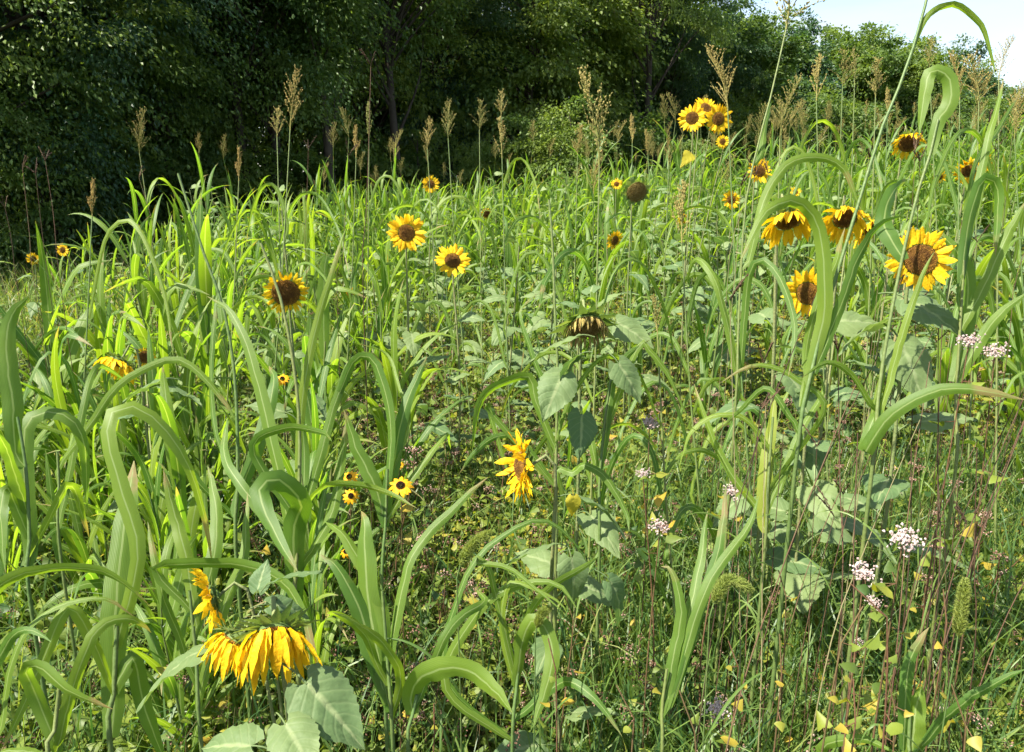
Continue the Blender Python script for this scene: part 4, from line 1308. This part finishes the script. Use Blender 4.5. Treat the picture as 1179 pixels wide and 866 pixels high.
# ---- black eyed susans ---------------------------------------------------------------
def susan(u, v, px, D, az, el, label):
    c = D * F / px
    C = at(u, v, c); f = face(az, el); g = np.random.default_rng(int(u * 3 + v))
    SPOTS.append((u, v, px * .5, c))
    x, y = C[0] + g.normal() * .03, C[1] + .05
    base = np.array([x, y, float(terr(x, y)) - .01])
    r = empty('coneflower', base, label, 'flower', 'small dark eyed yellow flowers')
    st = MB(); tubes(st, spline([base, (base + C) / 2 + g.normal(size=3) * .015, C - f * .012], 12), np.full(12, .0016), 5, .2)
    st.build('stem', M_TWIG, r, base)
    X, Y, Z = frame(f, g.uniform(0, 6))
    m = Matrix(mat4(X, Y, Z, C - base).tolist())
    dm = MB(); rd = D * .17
    k = np.arange(120); rho = np.sqrt((k + .5) / 120); a = k * 2.4
    octs(dm, np.stack([rd * rho * np.cos(a), rd * rho * np.sin(a), rd * .9 * (1 - rho ** 2)], -1), np.stack([rho * np.cos(a), rho * np.sin(a), 1 + 0 * a], -1), rd * .4, rd * .12, g.uniform(0, 1, 120))
    hd = child('cone', dm.mesh('cone', M_SUSAN, smooth=False), r, mat=m)
    pt = MB(); s = np.linspace(0, 1, 6); n = 12
    for q in range(n):
        a = 2 * PI * q / n + g.normal() * .08
        er = np.array([math.cos(a), math.sin(a), 0]); et = np.array([-math.sin(a), math.cos(a), 0])
        P = er * rd * .7 + er * ((D / 2 - rd * .7) * s)[:, None] + np.array([0, 0, 1.0]) * (-.25 * D * s ** 2 * g.uniform(.3, 1.2))[:, None]
        ribbons(pt, P, np.tile(et, (6, 1)), D * .085 * np.array([.5, .85, 1, 1, .75, .1]), .2, 3, g.uniform(0, 1))
    child('petals', pt.mesh('petals', M_PETALO), hd)
    lv = MB(); nL = 5
    B = base + (C - base) * g.uniform(.2, .8, nL)[:, None]; A = unit(g.normal(size=(nL, 3)) + [0, 0, .4])
    small_leaves(lv, B, A, g.normal(size=(nL, 3)), .05, .009, .2)
    lv.build('leaves', M_UNDER, r, base)


susan(461, 559, 30, .058, -5, 55, 'dark eyed yellow coneflower, brightest and largest of its kind in the weeds')
susan(402, 549, 20, .05, -20, 50, 'dark eyed yellow coneflower half behind a blade, upper of two')
susan(404, 571, 20, .05, 10, 40, 'dark eyed yellow coneflower half behind a blade, lower of two')
susan(325, 436, 16, .05, 0, 45, 'dark eyed yellow coneflower below the nodding big disc sunflower')
susan(460, 535, 11, .035, 0, 45, 'smallest dark eyed coneflower just above the brightest one')
susan(398, 635, 16, .045, -20, 40, 'orange wilted coneflower beside the dark broad sorghum blades')


# ---- buckwheat ---------------------------------------------------------------------------
def buckwheat_arrays(seed, Hh, pale, yellow, nclus=3):
    g = np.random.default_rng(seed)
    st, lv, fls = MB(), MB(), []
    n = 12
    z = np.linspace(-.01, Hh, n)
    p = np.stack([.03 * np.sin(z * 7 + seed) + .04 * z, .03 * np.cos(z * 6 + seed) - .03, z], -1)
    tubes(st, p, np.linspace(.0028, .0015, n), 5, .6)
    tops = [p[-1]]
    for k in range(nclus - 1):
        i = int(g.integers(5, n - 1)); a = g.uniform(0, 6.28); L = g.uniform(.06, .16)
        e = p[i] + np.array([math.cos(a) * L * .6, math.sin(a) * L * .6, L])
        tubes(st, spline([p[i], (p[i] + e) / 2 + np.array([0, 0, -.01]), e], 6), np.linspace(.0014, .0009, 6), 4, .8)
        tops.append(e)
    for j, e in enumerate(tops):
        m = int(g.integers(26, 48)) if j == 0 else int(g.integers(10, 24)); rr = .026 if j == 0 else .015
        C = e + np.clip(g.normal(size=(m, 3)), -1.4, 1.4) * np.array([rr, rr, rr * .5]) * .6
        fl = MB(); fls.append(fl)
        octs(fl, C, g.normal(size=(m, 3)) + [0, 0, .6], g.uniform(.005, .009, m), g.uniform(.0022, .0038, m), g.uniform(.3, 1, m))
    m = 11
    i = g.integers(2, n, m); a = g.uniform(0, 6.28, m)
    A = np.stack([np.cos(a), np.sin(a), g.uniform(-.5, .6, m)], -1)
    L = g.uniform(.02, .048, m)
    B = p[i] + A * .02
    tubes(st, np.stack([p[i], (p[i] + B) / 2, B], 1), np.full((m, 3), .0008), 3, .7)
    small_leaves(lv, B, A, np.stack([-np.sin(a), np.cos(a), g.normal(size=m) * .4], -1), L, L * .52, np.clip(g.normal(yellow, .25, m), 0, 1), .3)
    return st, lv, fls


BW = {}
for k in range(6):
    for pale in (0,):
        st, lv, fls = buckwheat_arrays(300 + k, [.40, .48, .55, .35, .45, .6][k], pale, [.25, .2, .35, .2, .15, .3][k])
        BW[(k, pale)] = (st.mesh('stem', M_TWIG), lv.mesh('leaves', M_UNDER), [fl.mesh('seed_cluster', M_SEEDB, smooth=False) for fl in fls],
                         [.40, .48, .55, .35, .45, .6][k])


def buckwheat(x, y, k, pale, s, label, group, rz=None):
    st, lv, fls, h = BW[(k, pale)]
    r = empty('buckwheat_plant', (x, y, float(terr(x, y))), label, 'buckwheat', group)
    r.rotation_euler = (random.uniform(-.12, .12), random.uniform(-.12, .12), random.uniform(0, 6.28) if rz is None else rz); r.scale = (s, s, s)
    child('stem', st, r); child('leaves', lv, r)
    for fl in fls: child('seed_cluster', fl, r)
    return r


PALE = [
    (995, 660, 36, 'buckwheat with a flat pink white cluster, lower of the close pair'),
    (1040, 620, 38, 'buckwheat with a pale blossom cluster above a single yellow leaf, higher of the close pair'),
    (760, 606, 26, 'buckwheat with pale pink bloom behind the curved foxtail'),
    (748, 487, 22, 'buckwheat with a small greyish bloom in the shade below the spent sunflower'),
    (843, 566, 24, 'buckwheat with a white bloom between the fan of blades and thin grass'),
    (825, 816, 28, 'buckwheat with a low white bloom near the bottom of the frame'),
    (1116, 392, 26, 'buckwheat with bright white bloom nearest below the largest open sunflower'),
    (1146, 404, 26, 'buckwheat with bright white bloom beside the other under the largest sunflower, lower one'),
    (1088, 818, 16, 'buckwheat with a tiny pink bloom above orange yellow leaves'),
    (1005, 693, 18, 'buckwheat with a little pale bloom under the close pair'),
    (988, 738, 14, 'buckwheat with one tiny white bloom over a red stem'),
    (740, 545, 16, 'buckwheat with a faded bloom at the margin of the thin grass'),
]
PALE_ME = []
for k in range(4):
    g = np.random.default_rng(620 + k)
    fl = MB(); m = 120
    C = g.normal(size=(m, 3)) * np.array([.0125, .0125, .0055]) * np.repeat(g.uniform(.5, 1.25, (m // 4, 1)), 4, 0)
    octs(fl, C, g.normal(size=(m, 3)) * .6 + [0, 0, 1], g.uniform(.005, .008, m), g.uniform(.0018, .0034, m), g.uniform(0, 1, m))
    PALE_ME.append(fl.mesh('blossom', M_BLOSS, smooth=False))
for k, (u, v, px, lab) in enumerate(PALE):
    g = np.random.default_rng(640 + k)
    c = .052 * F / px if px > 20 else .034 * F / px
    C = at(u, v, c)
    x, y = C[0] + g.normal() * .03, C[1] + g.normal() * .03
    base = np.array([x, y, float(terr(x, y)) - .01])
    r = empty('buckwheat_plant', base, lab, 'buckwheat', 'buckwheat in pale bloom')
    p = spline([base, base * .5 + C * .5 + g.normal(size=3) * .02, C], 14)
    st = MB(); tubes(st, p, np.linspace(.003, .0013, 14), 5, .55)
    lv = MB(); m = 9; i = g.integers(5, 14, m); a = g.uniform(0, 6.28, m)
    A = np.stack([np.cos(a), np.sin(a), g.uniform(-.5, .5, m)], -1); L = g.uniform(.016, .036, m)
    B = p[i] + A * .022
    tubes(st, np.stack([p[i], (p[i] + B) / 2, B], 1), np.full((m, 3), .0008), 3, .8)
    small_leaves(lv, B, A, np.stack([-np.sin(a), np.cos(a), g.normal(size=m) * .4], -1), L, L * .55, np.clip(g.normal(.48, .25, m), 0, 1), .3)
    st.build('stem', M_TWIG, r, base); lv.build('leaves', M_UNDER, r, base)
    s = 1.0 if px > 20 else .65
    child('blossom', PALE_ME[k % 4], r, mat=Matrix(mat4(*frame([g.normal() * .3, -.35, 1]), C - base, s).tolist()))
YEL = [(985, 832, 42, 'orange yellow'), (1030, 815, 30, 'deep orange'), (1112, 838, 50, 'large pale yellow'), (900, 776, 30, 'ochre yellow'), (850, 775, 24, 'small ochre'), (905, 690, 22, 'bright lemon'),
       (1090, 718, 26, 'clear yellow'), (1022, 722, 34, 'yellow green'), (968, 745, 32, 'lime green'), (800, 845, 34, 'lime yellow'), (660, 720, 22, 'faded yellow'), (640, 775, 26, 'lime tinted'), (500, 850, 26, 'golden'), (730, 835, 30, 'pale lime')]
for k, (u, v, px, word) in enumerate(YEL):
    g = np.random.default_rng(700 + k)
    c = .042 * F / px
    c = min(max(c, 1.15), 2.0)
    C = at(u, v, c); x, y = C[0] + g.normal() * .03, C[1] + .02
    base = np.array([x, y, float(terr(x, y)) - .01])
    r = empty('buckwheat_plant', base, word + ' leaved buckwheat turning for autumn, its leaves low among the grass', 'buckwheat', 'buckwheat with yellowing leaves')
    tip = C + np.array([g.normal() * .02, .02, .06])
    p = spline([base, (base + C) / 2 + g.normal(size=3) * .015, C, tip], 14)
    st = MB(); tubes(st, p, np.linspace(.0028, .0012, 14), 5, .6)
    m = 5; i = np.array([9, 10, 11, 12, 6]); a = g.uniform(0, 6.28, m); a[0] = -1.6 + g.normal() * .5
    A = np.stack([np.cos(a), np.sin(a), g.uniform(-.5, .2, m)], -1); L = .85 * px * c / F * np.array([1, .7, .5, .4, .6]); B = p[i] + A * .015
    tubes(st, np.stack([p[i], (p[i] + B) / 2, B], 1), np.full((m, 3), .0008), 3, .8)
    lv = MB(); small_leaves(lv, B, A, np.stack([-np.sin(a), np.cos(a), g.normal(size=m) * .4], -1), L, L * .52, np.clip(g.normal(.62 if ('lim' in word or 'green' in word) else .86, .12, m), 0, 1), .35)
    st.build('stem', M_TWIG, r, base); lv.build('leaves', M_UNDER, r, base)
random.seed(91)
nb = 0
for k in range(9000):
    if nb >= 180: break
    y = random.uniform(1.55, 6.5); x = random.uniform(-.72, .74) * y
    u = 589.5 + F * x / y
    if random.random() > np.interp(u, [0, 380, 480, 1179], [.35, .5, 1, .9]): continue
    nb += 1
    z = 'in the weedy middle' if abs(x) < .25 * y else ('in the thin grass' if x > 0 else 'under the near sorghum')
    buckwheat(x, y, random.randrange(6), 0, random.uniform(.75, 1.15) * (1 if y > 2.2 else .8), 'dried brown seeded buckwheat with yellowing leaves ' + z, 'seeded buckwheat ' + z)


# ---- foxtails -------------------------------------------------------------------------------
def foxtail(p0, p1, p2, c, base_uv, rad, label):
    """seed head along three pixels, stem down to the ground"""
    g = np.random.default_rng(int(p0[0]))
    P = spline([at(*p0, c), at(*p1, c), at(*p2, c)], 14)
    b = at(*base_uv, c)
    base = np.array([b[0], b[1], float(terr(b[0], b[1])) - .01])
    r = empty('foxtail_grass', base, label, 'grass', 'bristly foxtail heads')
    st = MB(); tubes(st, spline([base, base * .4 + P[0] * .6, P[0] - (P[1] - P[0]) * 2, P[0]], 16), np.full(16, .0014), 5, .3); st.build('stem', M_STALK, r, base)
    hd = MB(); tubes(hd, P, rad * .55 * np.interp(np.linspace(0, 1, 14), [0, .1, .8, 1], [.5, 1, .9, .2]), 8, .2)
    n = 1100
    t = g.uniform(0, 1, n); Q = np.stack([np.interp(t, np.linspace(0, 1, 14), P[:, k]) for k in range(3)], -1)
    T = unit(np.gradient(P, axis=0)); Td = np.stack([np.interp(t, np.linspace(0, 1, 14), T[:, k]) for k in range(3)], -1)
    D = g.normal(size=(n, 3)); D = unit(D - Td * (D * Td).sum(-1, keepdims=True))
    sc = np.interp(t, [0, .1, .8, 1], [.6, 1, .9, .4])[:, None]
    A = unit(D + Td * .7)
    cards(hd, Q + D * rad * .45 * sc, A, np.cross(A, g.normal(size=(n, 3))), rad * 1.9 * sc[:, 0], .00065, g.uniform(.2, 1, n))
    octs(hd, Q + D * rad * .5 * sc, Td, .004, .0013, g.uniform(0, .6, n))
    hd.build('seed_head', M_FOX, r, base, smooth=False)
    lv = MB(); B = np.array([base + (P[0] - base) * k for k in (.3, .5, .7)])
    Pq, S, W = leaf_curves(g, B, g.uniform(0, 6, 3), np.full(3, 1.0), np.full(3, 1.5), np.full(3, .22), np.full(3, .004), np.zeros(3), np.ones(3) * .4, np.zeros(3))
    ribbons(lv, Pq, S, W, .2, 3, .3); lv.build('leaves', M_GRASS, r, base)


foxtail((822, 694), (838, 668), (866, 680), 1.35, (815, 800), .007, 'foxtail grass bending over beside the fan of blades')
foxtail((1103, 732), (1107, 700), (1112, 666), 1.3, (1080, 866), .0065, 'upright green foxtail head beside a wide blade')
foxtail((530, 650), (543, 628), (566, 612), 1.5, (525, 780), .0065, 'slanting soft foxtail head in the weeds under the side on sunflower')
foxtail((618, 722), (624, 706), (634, 700), 1.5, (612, 800), .0055, 'small foxtail head beside the slender sorghum blades')


# ---- dark thin grass stalks -----------------------------------------------------------------
def stalk(pxs, c0, c1, r, label, spikes=0, tint=.2, blades=2, group='dark thin grass stalks'):
    g = np.random.default_rng(int(pxs[0][0] * 3 + pxs[-1][1] + 17))
    cc = np.linspace(c0, c1, len(pxs))
    q = [at(u, v, c) for (u, v), c in zip(pxs, cc)]
    gz = float(terr(q[0][0], q[0][1]))
    if q[0][2] > gz + .02:
        d = q[0] - q[1]; k = min(1.2, (q[0][2] - gz) / max(.05, -d[2]))
        x, y = q[0][0] + d[0] * k * .5, q[0][1] + d[1] * k * .5
        q = [np.array([x, y, float(terr(x, y)) - .01])] + q
    base = q[0].copy()
    root = empty('bluestem_grass', base, label, 'grass', group)
    P = spline(q, 20)
    mb = MB(); tubes(mb, P, np.linspace(r, r * .5, 20), 5, tint); mb.build('stalk', M_BLUE, root, base)
    if blades:
        lv = MB(); i = g.integers(3, 15, blades)
        Pq, S, W = leaf_curves(g, P[i], g.uniform(0, 6, blades), np.full(blades, 1.15), g.uniform(1, 2.4, blades), g.uniform(.15, .32, blades), np.full(blades, .0022), np.zeros(blades), g.normal(size=blades), g.normal(size=blades) * .3)
        ribbons(lv, Pq, S, W, .2, 3, .5); lv.build('leaves', M_GRASS, root, base)
    for k in range(spikes):
        a = g.uniform(0, 6.28); e = g.uniform(.25, .7); L = g.uniform(.05, .085)
        dr = np.array([math.sin(e) * math.cos(a), math.sin(e) * math.sin(a), math.cos(e)])
        sp = MB(); s = np.linspace(0, 1, 7)[:, None]
        pp = P[-1] + dr * L * s + np.array([0, 0, -.012]) * s ** 2
        tubes(sp, pp, np.full(7, .0011), 5, .4)
        n = 26; t = g.uniform(.1, 1, n)
        C = np.stack([np.interp(t, s[:, 0], pp[:, j]) for j in range(3)], -1) + g.normal(size=(n, 3)) * .0012
        octs(sp, C, dr + g.normal(size=(n, 3)) * .3, .009, .001, g.uniform(0, .6, n))
        sp.build('seed_spike', M_BLUE, root, base, smooth=False)


stalk([(418, 330), (422, 240), (425, 150), (427, 75)], 2.7, 2.7, .0022, 'tall bare dark stalk with a forked tip against the trees', 4, .15)
stalk([(70, 330), (62, 250), (52, 185)], 3.0, 3.0, .0018, 'reddish stalk with a three fingered head by the near trees, tallest of them', 4, .2)
stalk([(40, 330), (34, 270), (26, 195)], 3.1, 3.1, .0016, 'greyish stalk with a fingered head close beside the tallest reddish one', 3, .5)
stalk([(20, 330), (14, 280), (6, 240)], 3.1, 3.1, .0016, 'short brown stalk with a fingered head at the frame edge', 3, .4)
stalk([(58, 340), (50, 280), (41, 200)], 3.3, 3.3, .0016, 'thin brown stalk with a spread head between the reddish and greyish ones', 3, .5)
stalk([(388, 340), (395, 290), (401, 180)], 2.9, 2.9, .0016, 'thin brown stalk with faded head beside the forked tall one', 3, .3)
stalk([(352, 300), (353, 240), (355, 172)], 3.4, 3.4, .0015, 'thin brownish stalk behind the tallest tan seed head', 3, .4)
stalk([(172, 330), (178, 270), (160, 205)], 3.4, 3.4, .0014, 'bent pale dry stalk in the shade of the wood', 2, .8)
random.seed(15)
for k in range(36):
    u0 = random.uniform(800, 1130); v0 = random.uniform(640, 900)
    c = random.uniform(1.45, 2.0)
    ln = random.uniform(200, 430); lean = random.uniform(-.05, .42)
    p = [(u0, v0), (u0 + ln * lean * .45, v0 - ln * .5), (u0 + ln * lean * (1.05 + random.uniform(-.1, .15)), v0 - ln)]
    t = random.random()
    stalk(p, c, c + random.uniform(-.1, .3), random.uniform(.0013, .0022), 'leaning dark reddish grass stalk in the thin grass beneath the largest sunflower', random.choice([0, 0, 2, 3]), t * .9, random.choice([1, 2, 3]), 'leaning reddish stalks in the thin grass')
for k in range(14):
    u0 = random.uniform(820, 1179); v0 = random.uniform(330, 420)
    c = random.uniform(2.3, 3.5); ln = random.uniform(120, 230)
    stalk([(u0, v0), (u0 + 8, v0 - ln * .5), (u0 + random.uniform(0, 40), v0 - ln)], c, c, .0016, 'thin dark grass stalk on the slope between the sunflowers', 3, random.random(), 1, 'thin grass stalks on the slope')


# ---- undergrowth and grass: uncountable ---------------------------------------------------
def scatter(g, n, c0, c1, half=.76, p=1.0):
    c = c0 + (c1 - c0) * g.random(n) ** p
    x = g.uniform(-1, 1, n) * (half * c + .9)
    return x, c


def undergrowth():
    g = np.random.default_rng(3)
    # stems
    tw = MB(); n = 5600
    x, y = scatter(g, n, 1.3, 9, p=1.1)
    z = terr(x, y); h = g.uniform(.14, .46, n)
    ln = g.normal(size=(n, 2)) * .22
    s = np.linspace(0, 1, 4)
    P = np.stack([x[:, None] + ln[:, :1] * h[:, None] * s ** 1.5, y[:, None] + ln[:, 1:] * h[:, None] * s ** 1.5, z[:, None] + h[:, None] * s], -1)
    tubes(tw, P, np.full((n, 4), 1) * np.linspace(.0016, .0008, 4)[None] * g.uniform(.7, 1.3, n)[:, None], 3, np.clip(g.normal(.45, .3, n), 0, 1))
    tag(tw.build('dry_undergrowth', M_TWIG), 'tangle of thin brown and green weed stems under the crop', 'undergrowth', kind='stuff')
    # leaves, in patches
    lv = MB(); n = 115000
    x, y = scatter(g, n, 1.25, 11, p=1.1)
    x += g.normal(size=n) * .02
    z = terr(x, y) + g.uniform(.02, 1, n) ** 1.2 * (.16 + .22 * (.5 + .5 * np.sin(2.1 * x + 1.3) * np.cos(1.7 * y)))
    a = g.uniform(0, 6.28, n)
    A = np.stack([np.cos(a), np.sin(a), g.uniform(-.6, .6, n)], -1)
    L = g.uniform(.014, .05, n) ** 1.0 * np.interp(y, [1, 4, 11], [.85, 1.1, 1.6])
    u = 589.5 + F * x / y
    pt = .34 + .20 * np.sin(3.1 * x + .5 * y) * np.sin(2.3 * y + 1) + np.interp(u, [0, 400, 600, 1179], [-.05, 0, .08, .10])
    tn = np.clip(g.normal(pt, .17), 0, 1)
    tn = np.where(g.random(n) < .012, g.uniform(.7, 1, n), tn)
    small_leaves(lv, np.stack([x, y, z], -1), A, np.stack([-np.sin(a), np.cos(a), g.normal(size=n) * .5], -1), L, L * g.uniform(.32, .56, n), tn, .25)
    tag(lv.build('undergrowth', M_UNDER), 'low mass of small green and yellowing leaves covering the field floor', 'undergrowth', kind='stuff')
    # brown seed clusters
    sd = MB(); n = 4000
    x, y = scatter(g, n, 1.4, 9, p=1.0)
    keep = g.random(n) < np.interp(589.5 + F * x / y, [0, 350, 450, 700, 1179], [.35, .5, 1, .9, .5])
    x, y = x[keep], y[keep]; n = len(x)
    z = terr(x, y) + g.uniform(.12, .42, n)
    m = 18
    C = np.repeat(np.stack([x, y, z], -1), m, 0) + g.normal(size=(n * m, 3)) * np.array([.013, .013, .009])
    octs(sd, C, g.normal(size=(n * m, 3)), g.uniform(.005, .009, n * m), g.uniform(.002, .0036, n * m), np.clip(np.repeat(g.uniform(0, .8, n), m) + g.normal(size=n * m) * .15, 0, 1))
    tag(sd.build('dry_seed_undergrowth', M_SEEDB, smooth=False), 'brown dried seed clumps scattered through the weeds', 'undergrowth', kind='stuff')


def grass():
    g = np.random.default_rng(4)
    mb = MB()

    def blades(n, c0, c1, Lr, Wr, dens, tm, p=1.0, half=.76):
        x, y = scatter(g, n, c0, c1, half, p)
        k = g.random(n) < dens(x, y)
        x, y = x[k], y[k]; n = len(x)
        tuft = g.normal(size=(n, 2)) * .02
        B = np.stack([x + tuft[:, 0], y + tuft[:, 1], terr(x, y) - .01], -1)
        P, S, W = leaf_curves(g, B, g.uniform(0, 6.28, n), R(80) + g.normal(size=n) * .15, g.uniform(.2, 2.0, n), g.uniform(*Lr, n), g.uniform(*Wr, n), g.normal(size=n) * .5, g.normal(size=n) * .9, g.normal(size=n) * .3, 7)
        ribbons(mb, P, S, W, .15, 2, np.clip(g.normal(tm, .22, n), 0, 1))
    # right: thin long grass; everywhere: short grass; far: dry grey grass at the foot of the wood
    blades(28000, 1.3, 3.8, (.25, .62), (.0018, .0044), lambda x, y: np.interp(589.5 + F * x / y, [0, 350, 560, 780, 1179], [.35, .25, .12, .8, .9]), .30)
    blades(19000, 1.25, 11, (.12, .36), (.0018, .004), lambda x, y: np.interp(589.5 + F * x / y, [0, 350, 560, 1179], [1, .6, .35, .7]), .32)
    blades(11000, 5, 16, (.3, .7), (.003, .006), lambda x, y: 0 * x + .9, .40)
    blades(5000, 7, 15, (.35, .8), (.0025, .005), lambda x, y: (x < -2).astype(float), .75)
    tag(mb.build('grass', M_GRASS), 'fine green and dry grass filling the gaps between the plants', 'grass', kind='stuff')


undergrowth()
grass()

# ------------------------------------------------------------------ light, sky, camera
SUN_EL, SUN_AZ = R(57), R(-115)       # azimuth from +Y towards +X : high on the camera's left, a little behind it
w = bpy.data.worlds.new('World'); SC.world = w; w.use_nodes = True
t = w.node_tree; t.nodes.clear()
wo = t.nodes.new('ShaderNodeOutputWorld'); bg = t.nodes.new('ShaderNodeBackground')
sky = t.nodes.new('ShaderNodeTexSky'); sky.sky_type = 'NISHITA'; sky.sun_disc = False
sky.sun_elevation = SUN_EL; sky.sun_rotation = SUN_AZ
tc = t.nodes.new('ShaderNodeTexCoord')
mp = t.nodes.new('ShaderNodeMapping'); mp.inputs['Scale'].default_value = (2.2, 2.2, 9)
nz = t.nodes.new('ShaderNodeTexNoise'); nz.inputs['Scale'].default_value = 2.2; nz.inputs['Detail'].default_value = 7; nz.inputs['Roughness'].default_value = .6
rp = t.nodes.new('ShaderNodeMapRange'); rp.inputs['From Min'].default_value = .40; rp.inputs['From Max'].default_value = .66; rp.inputs['To Max'].default_value = .85
mx = t.nodes.new('ShaderNodeMix'); mx.data_type = 'RGBA'; mx.inputs['B'].default_value = (3.1, 3.3, 3.6, 1)
t.links.new(tc.outputs['Generated'], mp.inputs['Vector']); t.links.new(mp.outputs[0], nz.inputs['Vector'])
t.links.new(nz.outputs['Fac'], rp.inputs['Value']); t.links.new(rp.outputs[0], mx.inputs['Factor'])
t.links.new(sky.outputs[0], mx.inputs['A']); t.links.new(mx.outputs['Result'], bg.inputs['Color'])
bg.inputs['Strength'].default_value = .10
t.links.new(bg.outputs[0], wo.inputs[0])

sl = bpy.data.lights.new('sun', 'SUN'); sl.energy = 5.0; sl.angle = R(.55); sl.color = (1, .94, .82)
so = bpy.data.objects.new('sun', sl); COL.objects.link(so)
dv = Vector((math.sin(SUN_AZ) * math.cos(SUN_EL), math.cos(SUN_AZ) * math.cos(SUN_EL), math.sin(SUN_EL)))
so.rotation_euler = dv.to_track_quat('Z', 'Y').to_euler()

cd = bpy.data.cameras.new('camera'); co = bpy.data.objects.new('camera', cd); COL.objects.link(co)
cd.sensor_width = 36; cd.lens = F / 1179 * 36; cd.clip_end = 3000; cd.clip_start = .05
co.location = CAM.tolist(); co.rotation_euler = (PI / 2 - PITCH, 0, 0)
SC.camera = co

SC.view_settings.view_transform = 'Standard'; SC.view_settings.look = 'None'
SC.view_settings.exposure = 1.62; SC.view_settings.gamma = 1
cy = SC.cycles
cy.max_bounces = 3; cy.diffuse_bounces = 2; cy.glossy_bounces = 1; cy.transmission_bounces = 2
cy.use_adaptive_sampling = True; cy.adaptive_threshold = .03
cy.caustics_reflective = False; cy.caustics_refractive = False
cy.sample_clamp_indirect = 6
cy.use_denoising = True
try:
    cy.denoiser = 'OPENIMAGEDENOISE'; cy.denoising_input_passes = 'RGB_ALBEDO_NORMAL'; cy.denoising_prefilter = 'ACCURATE'
except Exception:
    pass
